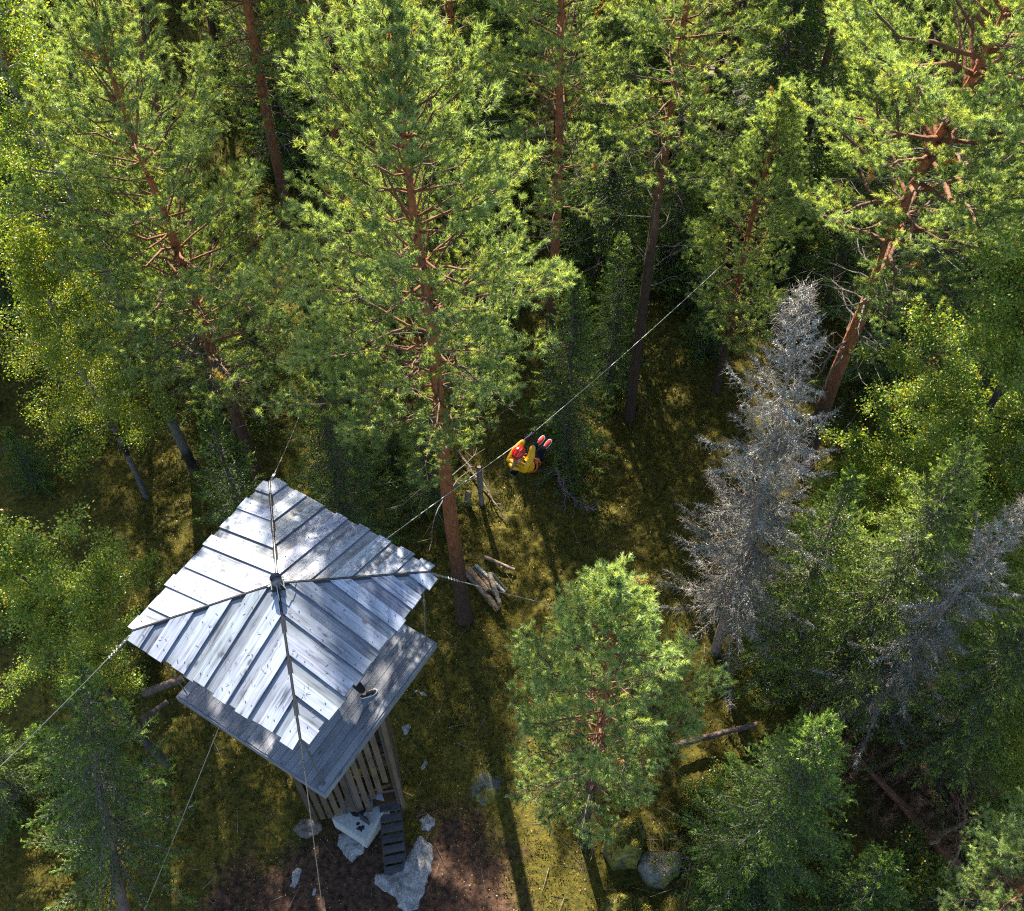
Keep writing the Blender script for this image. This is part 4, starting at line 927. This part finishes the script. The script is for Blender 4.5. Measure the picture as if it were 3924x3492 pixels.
fc_ = ball('nose', HEAD+hf*.095-hu*.02, (.018, .014, .024), M_skin, rid, axes=(hf, hs, hu), subd=2)
for s_ in (-1, 1):
    ball('eye', HEAD+hf*.080+hs*s_*.032+hu*.005, (.010, .014, .009), M_wht, rid, axes=(hf, hs, hu), subd=2)
    ball('ear', HEAD+hs*s_*.080-hu*.02, (.020, .008, .030), M_skin, rid, axes=(hf, hs, hu), subd=2)
ball('mouth', HEAD+hf*.085-hu*.058, (.008, .024, .007), plain('lips', (.4, .12, .1), .5), rid, axes=(hf, hs, hu), subd=2)
hand(rid, LH, norm(LH-LE), ey, v3(0, 0, 1), M_glv, 1, s=1.15); hand(rid, RH, norm(RH-RE), ey, v3(0, 0, 1), M_glv, -1, s=1.15)
fd = norm(v3(.19, .19, .14)); upf = norm(np.cross(rt_, fd)); upf = upf if upf[2] > 0 else -upf
for A_, off in ((LA, 0), (RA, 1)):
    shoe('shoe', A_-fd*.07-upf*.09, fd, upf, .29, M_rsh, M_wht, rid)
    skin('sock', [(A_-norm(A_-(LK if off == 0 else RK))*.04, .048), (A_+norm(A_-(LK if off == 0 else RK))*.03, .042)], [(0, 1)], M_grys, rid, 1)
a = Acc()
nx_ = norm(HIP-waist); px_, qx_ = rt_, np.cross(nx_, rt_)
def ringpts(c, r1, r2, A1, A2, n=22): return [c+A1*r1*math.cos(t)+A2*r2*math.sin(t) for t in np.linspace(0, 6.283, n)]
tube(a, ringpts(HIP-nx_*.0+0, .165, .135, px_, qx_), .017, (1, 1, 1), 6, cap=False)
for h_, k_ in ((LHp, LK), (RHp, RK)):
    d_ = norm(k_-h_); p1 = norm(np.cross(d_, [0, 0, 1])); p2 = np.cross(d_, p1); tube(a, ringpts(h_+d_*.13, .10, .10, p1, p2), .018, (1, 1, 1), 6, cap=False)
a.build('harness', M_orn, rid)
a = Acc(); tube(a, [HIP+fw*.14+v3(0, 0, .05), (HIP+fw*.14)*.5+v3(-.03, .0, -.06), ez*-.12], .014, (1, 1, 1), 6)
tube(a, [SHc*.6+HIP*.4+fw*.13, (SHc*.6+HIP*.4+fw*.13)*.45, ez*-.12-ex*.05], .010, (1, 1, 1), 6); a.build('lanyard', M_lace, rid)
bagc = v3(-.36, -.15, -1.02)
skin('pouch', [(bagc+v3(-.07, .03, .05), (.09, .07)), (bagc+v3(.0, 0, -.0), (.10, .08)), (bagc+v3(.08, -.03, -.04), (.085, .06))], [(0, 1), (1, 2)], M_nvy, rid, 2)
# the second person: only one foot shows past the roof edge
heel = at(1383, 2676, 7.602); toe = at(1444, 2648, 7.602); fd2 = norm(toe-heel)*[1, 1, 0]; fd2 = norm(fd2)
g2 = empty('person', (heel[0], heel[1], 7.602), label='person standing under the tower roof with one black shoe showing on the deck', cat='person')
O2 = v3(heel[0], heel[1], 7.602); up = v3(0, 0, 1); lf = np.cross(up, fd2)
A1_ = fd2*.07+up*.09; ctr = v3(*(TM @ Vector((0, 0, 0)))) ; tow = norm((np.array([RC[0]*0+TC[0], TC[1], 0])-O2)*[1, 1, 0])
hipc = tow*.42+up*.90; hA = hipc-lf*.0
K1 = A1_*.5+hipc*.5+fd2*.03; A2_ = tow*.78+fd2*.02+up*.09; K2 = A2_*.5+hipc*.5+fd2*.03
sh2 = hipc+up*.50+tow*.05; hd2 = sh2+up*.24
sx = norm(np.cross(up, tow)); face_ = tow*-1
arms = []
V = [(hipc, (.12, .10)), (hipc+up*.2, (.11, .09)), (hipc+up*.38, (.13, .10)), (sh2, (.11, .08)), (sh2+up*.10, .05), (hd2-up*.04, (.072, .08)), (hd2+up*.05, (.075, .085)),
     (sh2+sx*.18, .052), (sh2+sx*.22-up*.29, .040), (sh2+sx*.20-up*.53+fd2*.06, .027), (sh2-sx*.18, .052), (sh2-sx*.22-up*.29, .040), (sh2-sx*.20-up*.53+fd2*.06, .027),
     (K1, .055), (A1_, .040), (K2, .055), (A2_, .040)]
E_ = [(0, 1), (1, 2), (2, 3), (3, 4), (4, 5), (5, 6), (3, 7), (7, 8), (8, 9), (3, 10), (10, 11), (11, 12), (0, 13), (13, 14), (0, 15), (15, 16)]
skin('body', V, E_, M_skin, g2)
skin('jumper', [(hipc+up*.02, (.15, .12)), (hipc+up*.2, (.14, .11)), (hipc+up*.38, (.16, .12)), (sh2, (.13, .09)), (sh2+sx*.18, .068), (sh2+sx*.22-up*.29, .055), (sh2+sx*.20-up*.50+fd2*.05, .040), (sh2-sx*.18, .068), (sh2-sx*.22-up*.29, .055), (sh2-sx*.20-up*.50+fd2*.05, .040)],
     [(0, 1), (1, 2), (2, 3), (3, 4), (4, 5), (5, 6), (3, 7), (7, 8), (8, 9)], M_nvy, g2)
skin('trousers', [(hipc, (.135, .12)), (K1, .075), (A1_+up*.06, .052), (K2, .075), (A2_+up*.06, .052)], [(0, 1), (1, 2), (0, 3), (3, 4)], M_blk, g2)
ball('hair', hd2+up*.05, (.10, .09, .09), M_hair, g2)
for c_, sg in ((sh2+sx*.20-up*.58+fd2*.07, 1), (sh2-sx*.20-up*.58+fd2*.07, -1)):
    h_ = hand(g2, c_, -up, fd2, sx*sg, M_skin, 1, .6); h_.name = 'hand'
shoe('shoe', v3(0, 0, 0), fd2, up, .285, M_blk, M_wht, g2, swoosh=True)
shoe('shoe', A2_-fd2*.07-up*.09, fd2, up, .285, M_blk, M_wht, g2)
skin('sock', [(A1_+up*.07, .046), (A1_-up*.01, .042)], [(0, 1)], M_skin, g2, 1)

# ------------------------------------------------------------------ rocks, logs, fallen wood
def rock_mat(name, c1, c2, moss=0.0, scale=6, mosscol=(.16, .15, .03)):
    m, t = mat(name); L = t.links.new; tc = N(t, 'ShaderNodeTexCoord')
    def noi(s, d=8):
        n = N(t, 'ShaderNodeTexNoise'); n.inputs['Scale'].default_value = s; n.inputs['Detail'].default_value = d; n.inputs['Roughness'].default_value = .65; L(tc.outputs['Object'], n.inputs[0]); return n
    n1, n2, n3 = noi(scale), noi(scale*6), noi(2.2, 4)
    rp = N(t, 'ShaderNodeValToRGB'); e = rp.color_ramp.elements; e[0].position = .33; e[0].color = (*c1, 1); e[1].position = .62; e[1].color = (*c2, 1); L(n1.outputs[0], rp.inputs[0])
    mr = N(t, 'ShaderNodeMapRange'); mr.inputs[1].default_value = .3; mr.inputs[2].default_value = .65; mr.inputs[3].default_value = .5; mr.inputs[4].default_value = 1.2; L(n2.outputs[0], mr.inputs[0])
    mu = N(t, 'ShaderNodeMixRGB', blend_type='MULTIPLY', i_0=1.0); L(rp.outputs[0], mu.inputs[1]); L(mr.outputs[0], mu.inputs[2])
    mx = N(t, 'ShaderNodeMixRGB'); mx.inputs[2].default_value = (*mosscol, 1); L(mu.outputs[0], mx.inputs[1])
    mm_ = N(t, 'ShaderNodeMixRGB', blend_type='MULTIPLY', i_0=1.0); mm_.inputs[1].default_value = (*mosscol, 1); mr2 = N(t, 'ShaderNodeMapRange'); mr2.inputs[1].default_value = .35; mr2.inputs[2].default_value = .65; mr2.inputs[3].default_value = .25; mr2.inputs[4].default_value = 1.5; L(n1.outputs[0], mr2.inputs[0]); L(mr2.outputs[0], mm_.inputs[2]); L(mm_.outputs[0], mx.inputs[2])
    mk = N(t, 'ShaderNodeMapRange'); mk.inputs[1].default_value = .62-moss*.3; mk.inputs[2].default_value = .70-moss*.3; mk.inputs[4].default_value = 1.0 if moss > 0 else 0.0; L(n3.outputs[0], mk.inputs[0]); L(mk.outputs[0], mx.inputs[0])
    p = N(t, 'ShaderNodeBsdfPrincipled'); p.inputs['Roughness'].default_value = .9; p.inputs['Specular IOR Level'].default_value = .25; L(mx.outputs[0], p.inputs['Base Color'])
    b = N(t, 'ShaderNodeBump'); b.inputs[0].default_value = .8; b.inputs[1].default_value = .03; ad = N(t, 'ShaderNodeMath', operation='ADD'); L(n1.outputs[0], ad.inputs[0]); L(n2.outputs[0], ad.inputs[1]); L(ad.outputs[0], b.inputs['Height']); L(b.outputs[0], p.inputs['Normal'])
    o = N(t, 'ShaderNodeOutputMaterial'); L(p.outputs[0], o.inputs[0]); return m
MR_pale = rock_mat('pale_granite', (.13, .13, .135), (.36, .355, .37)); MR_warm = rock_mat('pinkish_stone', (.08, .065, .06), (.17, .145, .135))
MR_moss = rock_mat('mossy_stone', (.10, .10, .085), (.26, .25, .22), .5); MR_mossy2 = rock_mat('very_mossy_stone', (.05, .05, .045), (.12, .115, .10), .8)
def moss_cover(o, me, m, seed):
    if m in (MR_moss, MR_mossy2):
        ma_ = Acc(); ra = np.random.default_rng(seed); nv = len(me.vertices); k_ = 2600 if m is MR_mossy2 else 900
        co = np.array([v.co[:] for v in me.vertices]); nr = np.array([v.normal[:] for v in me.vertices])
        ii = ra.integers(0, nv, k_*3); sel = (nr[ii, 2]+ra.normal(size=k_*3)*.25 > (.35 if m is MR_mossy2 else .6)) & (vnoise(co[ii, 0], co[ii, 1], 6, seed) > -.6); ii = ii[sel]
        S = co[ii]+ra.normal(size=(len(ii), 3))*.012; D = norm(nr[ii]+ra.normal(size=(len(ii), 3))*.7)
        cc_ = (np.array([.17, .16, .03]) if m is MR_mossy2 else np.array([.30, .29, .22]))*ra.uniform(.4, 1.6, (len(ii), 1))
        blades(ma_, S, D, ra.uniform(.02, .05, len(ii)), .02, cc_, ra); ma_.build('moss_cover', M_moss, o)
def rock(base, dims, seed, label, m, rz=0, name='boulder', boxy=.0, sink=.25, tilt=0):
    bm = bmesh.new(); bmesh.ops.create_icosphere(bm, subdivisions=5, radius=1)
    off = Vector((seed*3.1, seed*1.7, seed*.9))
    for v in bm.verts:
        p = v.co.copy(); 
        if boxy:
            q = Vector([math.copysign(abs(c)**(1-boxy*.62), c) for c in p]); p = q/max(1, q.length**.35)
        k = (1+.30*mnoise.noise(p*.9+off)) if boxy < .1 else 1; k += .20*mnoise.noise(p*1.7+off*2)-.14*abs(mnoise.noise(p*2.3+off))+.10*mnoise.noise(p*3.1+off)+.035*mnoise.noise(p*9+off)+.015*mnoise.noise(p*22+off)
        v.co = Vector((p.x*dims[0]*k, p.y*dims[1]*k, p.z*dims[2]*k))
    for f in bm.faces: f.smooth = True
    me = bpy.data.meshes.new(name); bm.to_mesh(me); bm.free(); me.materials.append(m); me.update()
    o = bpy.data.objects.new(name, me); COL.objects.link(o); o.location = (base[0], base[1], dims[2]*(1-sink*2)); o.rotation_euler = (tilt, 0, rz)
    moss_cover(o, me, m, seed)
    return props(o, label, 'rock')
def slab(poly, h, seed, label, m, name='rock_slab'):
    P = [Vector(at(x_, y_, 0.0)[:2]) for x_, y_ in poly]; c = sum(P, Vector((0, 0)))/len(P)
    rs = np.random.default_rng(seed); ring = []
    for i_ in range(len(P)):
        a_, b_ = P[i_], P[(i_+1) % len(P)]; n = max(2, int((b_-a_).length/.06))
        for k in range(n):
            q = a_.lerp(b_, k/n); d = (q-c).normalized(); q = q+d*(.035*mnoise.noise(Vector((q.x*5, q.y*5, seed)))+.02*mnoise.noise(Vector((q.x*17, q.y*17, seed)))); ring.append(q)
    pts = list(ring); n0 = len(ring)
    x0, x1 = min(p.x for p in ring), max(p.x for p in ring); y0, y1 = min(p.y for p in ring), max(p.y for p in ring)
    def inside(q):
        r = False; jx = n0-1
        for i_ in range(n0):
            A_, B_ = ring[i_], ring[jx]
            if (A_.y > q.y) != (B_.y > q.y) and q.x < (B_.x-A_.x)*(q.y-A_.y)/(B_.y-A_.y)+A_.x: r = not r
            jx = i_
        return r
    st = .04
    for gx_ in np.arange(x0, x1, st):
        for gy_ in np.arange(y0, y1, st):
            q = Vector((gx_+rs.uniform(-.012, .012), gy_+rs.uniform(-.012, .012)))
            if inside(q) and min((q-r_).length for r_ in ring) > .022: pts.append(q)
    vs, es, fs, *_ = delaunay_2d_cdt(pts, [(k, (k+1) % n0) for k in range(n0)], [], 1, 1e-5)
    V = []
    for q in vs:
        d = min((q-r_).length for r_ in ring); z = h*min(1, d/.16)**.55*(1+.5*mnoise.noise(Vector((q.x*2.5, q.y*2.5, seed))))+.02*mnoise.noise(Vector((q.x*9, q.y*9, seed)))*min(1, d/.05)-.03
        crack = abs(mnoise.noise(Vector((q.x*1.2+seed, q.y*1.2, 3.3)))); z -= .03*max(0, 1-crack/.05)
        V.append((q.x-c.x, q.y-c.y, z))
    me = bpy.data.meshes.new(name); me.from_pydata(V, [], [list(f) for f in fs]); me.materials.append(m)
    me.polygons.foreach_set('use_smooth', [True]*len(me.polygons)); me.validate()
    o = bpy.data.objects.new(name, me); COL.objects.link(o); o.location = (c.x, c.y, .0); me.update(); moss_cover(o, me, m, seed); return props(o, label, 'rock')
slab([(1605, 3195), (1655, 3235), (1662, 3290), (1640, 3380), (1600, 3480), (1560, 3495), (1525, 3478), (1515, 3440), (1470, 3415), (1432, 3385), (1436, 3345), (1480, 3345), (1500, 3350), (1530, 3315), (1565, 3270)], .09, 1, 'large pale bedrock slab at the foot of the stairs', MR_pale)
slab([(1605, 3140), (1640, 3120), (1672, 3135), (1665, 3165), (1640, 3190), (1610, 3180)], .07, 2, 'small pale rock just above the large bedrock slab', MR_pale)
slab([(1295, 3195), (1340, 3185), (1400, 3230), (1395, 3270), (1370, 3280), (1350, 3310), (1320, 3285), (1292, 3240)], .10, 3, 'grey rock lying under the corner of the concrete block', MR_pale)
slab([(1118, 3345), (1140, 3318), (1160, 3330), (1148, 3365), (1130, 3408), (1108, 3395), (1120, 3370)], .04, 4, 'thin pale rock left of the cable at the bottom', MR_pale)
slab([(1200, 3400), (1215, 3388), (1222, 3410), (1212, 3442), (1194, 3430)], .04, 5, 'tiny pale rock beside the cable at the bottom', MR_pale)
slab([(1590, 2640), (1625, 2640), (1640, 2665), (1615, 2672), (1585, 2655)], .05, 6, 'small pale rock in the moss right of the deck corner', MR_pale)
slab([(1540, 2785), (1562, 2770), (1575, 2785), (1558, 2820), (1545, 2815)], .05, 7, 'pale stone on the path right of the slatted shaft', MR_pale)
slab([(1612, 2940), (1630, 2905), (1642, 2925), (1628, 2950), (1605, 2962)], .05, 8, 'pale stone on the path below the other one', MR_pale)
rock(G(1183, 3178), (.25, .21, .17), 2, 'round pinkish boulder left of the concrete block', MR_warm)
slab([(2325, 3180), (2440, 3155), (2478, 3230), (2440, 3330), (2350, 3335), (2305, 3260)], 1.05, 11, 'tall boulder with mossy top and sheer side behind the small pine', MR_mossy2, 'boulder')
slab([(2445, 3262), (2590, 3262), (2618, 3310), (2600, 3360), (2540, 3408), (2475, 3395), (2440, 3325)], .42, 12, 'squarish lichen crusted boulder in sunlight at bottom centre', MR_moss, 'boulder')
slab([(2300, 3440), (2400, 3420), (2480, 3440), (2500, 3520), (2400, 3560), (2300, 3530)], .4, 13, 'low dark mossy boulder at the bottom edge', MR_mossy2, 'boulder')
slab([(1800, 2960), (1860, 2940), (1925, 2975), (1940, 3040), (1890, 3100), (1830, 3085), (1790, 3030)], .06, 14, 'low lichen covered mound on the path left of the small pine', rock_mat('reindeer_lichen', (.05, .055, .045), (.13, .14, .12), .5, 14))
rock(G(2815, 330), (1.1, .8, .6), 13, 'large grey boulder between distant pines at the top', MR_moss)
rock(G(2890, 420), (1.0, .9, .5), 14, 'mossy boulder below the pile of old beams at the top', MR_moss)
rb2 = np.random.default_rng(8)
def log(P, r, col, label, name='log', cat='log', ends=True, knots=3, group=None, sides=12):
    P = np.array(P, float); n = 12; u = np.linspace(0, 1, n); Q, _ = interp_path(P, u); Q = Q+rb2.normal(size=Q.shape)*r*.06
    o0 = Q[0].copy(); a = Acc(); cc = np.array(col)*rb2.uniform(.75, 1.2, (n, 1)); tube(a, Q-o0, np.linspace(r, r*.8, n), cc, sides, cap=False)
    o = a.build(name, M_bark, smooth=True); o.location = Vector(o0); props(o, label, cat, group)
    e = Acc()
    for c_, d_ in ((Q[0], Q[0]-Q[1]), (Q[-1], Q[-1]-Q[-2])):
        rr_2 = r*1.0 if c_ is Q[0] else r*.8; tube(e, [c_-o0-norm(d_)*.001, c_-o0+norm(d_)*.004], rr_2*.97, (.42, .30, .18), sides)
    e.build('sawn_end', M_bark, o); return o
def gz(px, py, z): return at(px, py, z)
LGP = 'cut logs heaped beside the central pine'
log([gz(1784, 2190, .09), gz(1908, 2332, .09)], .085, (.20, .15, .11), 'longest brown log at the left of the heap', group=LGP)
log([gz(1795, 2178, .20), gz(1868, 2262, .18)], .07, (.34, .21, .13), 'sunlit orange log resting on the longest log', group=LGP)
log([gz(1818, 2176, .08), gz(1905, 2285, .08)], .065, (.22, .15, .11), 'brown log in the middle of the heap', group=LGP)
log([gz(1822, 2166, .17), gz(1935, 2270, .10)], .05, (.42, .42, .39), 'pale birch log in the heap', group=LGP)
log([gz(1876, 2198, .26), gz(1916, 2312, .22)], .065, (.24, .20, .16), 'grey brown log lying across the top of the heap', group=LGP)
log([gz(1884, 2195, .06), gz(1943, 2262, .06)], .032, (.24, .23, .21), 'thin lichen spotted pole at the right of the heap', group=LGP)
log([gz(1856, 2134, .05), gz(1972, 2184, .06)], .05, (.26, .19, .15), 'single log lying apart above the heap', group=LGP)
log([gz(1835, 1790, 1.3), gz(1846, 1935, 0.0)], .075, (.20, .17, .15), 'upright dead stump pole behind the central pine', name='stump', cat='stump')
log([gz(1796, 1885, .5), gz(1790, 1932, 0)], .09, (.28, .22, .17), 'short broken pale stump beside the upright stump pole', name='stump', cat='stump')
def stick(P, r, col, label, twn=14, tl=.5, name='fallen_branch'):
    P = np.array(P, float); n = 14; Q, D = interp_path(P, np.linspace(0, 1, n)); Q[1:-1] += rb2.normal(size=(n-2, 3))*.02; o0 = Q[0].copy()
    a = Acc(); tube(a, Q-o0, np.linspace(r, r*.35, n), np.array(col)*np.ones((n, 1)), 7)
    uu = rb2.uniform(.1, 1, twn); q, d = interp_path(Q, uu); dd = norm(d*.6+rb2.normal(size=(twn, 3))*.7+[0, 0, .25]); l = rb2.uniform(.15, tl, twn)[:, None]
    prisms(a, q-o0, q-o0+dd*l, r*.3+.003, .002, np.array(col)*.9)
    m2 = q-o0+dd*l*.5; d3 = norm(dd+rb2.normal(size=(twn, 3))*.7); prisms(a, m2, m2+d3*l*.6, .004, .002, np.array(col)*.9)
    o = a.build(name, M_bark, smooth=False); o.location = Vector(o0); return props(o, label, 'branch')
gb = (.17, .15, .14)
stick([gz(1745, 1722, .12), gz(1860, 1870, .10), gz(1940, 1998, .05)], .035, (.15, .12, .10), 'long dark fallen pole running behind the central pine trunk')
stick([gz(1775, 1848, .3), gz(1850, 1818, .5)], .022, gb, 'pale stick leaning on the upright stump pole')
stick([gz(2140, 1768, .25), gz(2055, 1885, .08)], .02, gb, 'thin bare branch below the rider')
stick([gz(2140, 1830, .3), gz(2180, 1900, .15), gz(2280, 1960, .08)], .03, gb, 'lichen grey branch with many twigs right of the rider', 34, .8)
stick([gz(2130, 1790, .5), gz(2160, 1850, .3), gz(2170, 1950, .08)], .03, gb, 'drooping dead branch under the small spruce', 30, .6)
stick([gz(1820, 1650, .1), gz(1925, 1635, .12)], .015, gb, 'thin stick on dark moss above the stump', 8, .3)
log([gz(2570, 2862, .25), gz(2900, 2775, .35)], .075, (.17, .12, .10), 'straight fallen trunk lying between small pine and dark spruce', name='fallen_log', cat='fallen tree')
log([gz(545, 2760, .3), gz(640, 2690, .3)], .07, (.09, .07, .06), 'short dark fallen log under the leafy tree left of the tower', name='fallen_log', cat='fallen tree')
log([gz(548, 2660, .3), gz(700, 2600, .5)], .10, (.12, .09, .075), 'dark fallen log beside the left deck corner', name='fallen_log', cat='fallen tree')
for (A_, B_, lab) in (((2815, 335), (2885, 328), 'upper dark beam on the rock pile at the top'), ((2822, 362), (2850, 345), 'grey short beam on the rock pile at the top'), ((2855, 290), (2885, 328), 'leaning beam on the rock pile at the top')):
    log([gz(*A_, .9), gz(*B_, .9)], .11, (.14, .13, .14), lab, name='beam', cat='beam', sides=4)
# fallen brown tree at the lower right
root = np.array(gz(3770, 3430, .35)); tip = np.array(gz(3180, 2790, .6))
T_, B_, _, Li_ = spruce_arrays(61, float(np.linalg.norm(tip-root))*1.15, 1.35, cb=1.2, dead=True, lichen=.25, r0=.14, lvl=.24, per=6, gap=.1)
for A_ in (T_, B_): A_.c = [c*np.array([.8, .48, .36]) for c in A_.c]
for A_ in (Li_,): A_.c = [c*np.array([.75, .45, .3]) for c in A_.c]
ft = empty('fallen_tree', root, label='fallen reddish brown dead tree lying at the lower right', cat='fallen tree')
ft.rotation_euler = Vector(tip-root).to_track_quat('Z', 'Y').to_euler()
T_.build('trunk', M_bark, ft, smooth=True); B_.build('branches', M_bark, ft); Li_.build('dead_needles', M_bark, ft)
stick([gz(3560, 3230, .5), gz(3720, 3140, .8), gz(3960, 3060, 1.1)], .05, (.36, .25, .17), 'pale bare branch above the fallen brown tree', 20, .7)
stick([gz(3600, 3360, .4), gz(3680, 3260, .8), gz(3700, 3050, 1.3)], .045, (.28, .15, .10), 'reddish branch standing behind the fallen brown tree', 20, .7)
for k, (px, py, lab) in enumerate(((3500, 1320, 'heap of dry twigs right of the leaning orange trunk'), (2620, 3280, 'dry twigs between the boulders and the dark spruce'))):
    a = Acc(); n = 90; q = rb2.normal(size=(n, 3))*[.45, .45, .06]+[0, 0, .15]; d_ = norm(rb2.normal(size=(n, 3))*[1, 1, .3]); prisms(a, q, q+d_*rb2.uniform(.3, .9, (n, 1)), .009, .004, np.array([.13, .10, .085])*rb2.uniform(.6, 1.4, (n, 1)))
    o = a.build('brushwood', M_bark); o.location = Vector(G(px, py)); props(o, lab, 'brushwood')

# shrubs and young spruces of the understorey
shb = leafy('shrub', G(3450, 1900), 'low leafy shrub right of the dead spruce', cat='shrub', seed=71, H=1.2, cb=.05, R=.9, nleaf=7000, size=.05, bark='grey', r0=.02, yellow=.05, cols=((.045, .075, .015), (.12, .16, .03)))
ysp = spruce('young_spruce', G(1900, 1420), 'young spruce in shade left of the zip line', cat='young spruce', seed=72, H=2.6, R=.8, cb=.1, lichen=.2, r0=.03, lvl=.12, twl=.26)
yj = [(3250, 2050), (3380, 2120), (3600, 1750), (3050, 2250), (2700, 1350), (2650, 1150), (2250, 1250), (1640, 1750), (1500, 1780), (700, 2300), (330, 1700), (150, 1850), (90, 2350), (3350, 1500), (3700, 1500), (560, 2500), (300, 3000), (3780, 3250), (3450, 3420), (2760, 3420), (3260, 3470), (2680, 3060), (1330, 1500), (1450, 1300), (950, 1700), (600, 1100), (3000, 1100)]
for k, (px, py) in enumerate(yj):
    copy_tree(shb if k % 3 == 0 else ysp, G(px, py), rb2.uniform(0, 6.28), rb2.uniform(.7, 1.3), 'low leafy shrub growing among the forest trees' if k % 3 == 0 else 'young spruce growing among the forest trees', 'shrubs under the trees' if k % 3 == 0 else 'young spruces under the trees')
k = 0
while k < 60:
    x = rb2.uniform(-26, 26); y = rb2.uniform(20.5, 40)
    if abs(x) > 7+y*.5 or abs(x-.5-(y-13)*.72) < 1.2: continue
    copy_tree(shb if k % 4 == 0 else (ysp if k % 4 < 3 else sF), (x, y), rb2.uniform(0, 6.28), rb2.uniform(1.0, 1.9) if k % 4 < 3 else .7, ('low leafy shrub growing far back between the pines', 'young spruce growing far back between the pines', 'young spruce growing far back between the pines', 'half grown spruce far back between the pines')[k % 4],
              ('shrubs far back', 'young spruces far back', 'young spruces far back', 'half grown spruces far back')[k % 4]); k += 1

# name every young tree that stands closest to a landmark after that landmark
anch = [(pA, 'the large central pine'), (pB, 'the tall yellow green pine at left'), (pC, 'the small bright pine'), (pD, 'the slim red trunk behind the rider'), (pE, 'the bare trunk crossed by the zip line'),
        (pF, 'the broad old orange pine'), (sB, 'the dead grey spruce'), (bA, 'the tall birch at left'), (bC, 'the leafy tree left of the tower'), (bD, 'the bright leafy tree at right'), (sD, 'the dark spruce by the boulders'),
        (ft, 'the fallen brown tree'), (tower, 'the wooden tower'), (pG, 'the dark pine behind the tower')]
for grp, word in (('young spruces under the trees', 'young spruce'), ('shrubs under the trees', 'low leafy shrub')):
    mem = [o for o in SC.objects if o.get('group') == grp]
    for a_, ph in anch:
        if not mem: break
        b_ = min(mem, key=lambda o: (o.location-a_.location).xy.length)
        if (b_.location-a_.location).xy.length < 4: b_['label'] = word+' growing nearest to '+ph; mem.remove(b_)
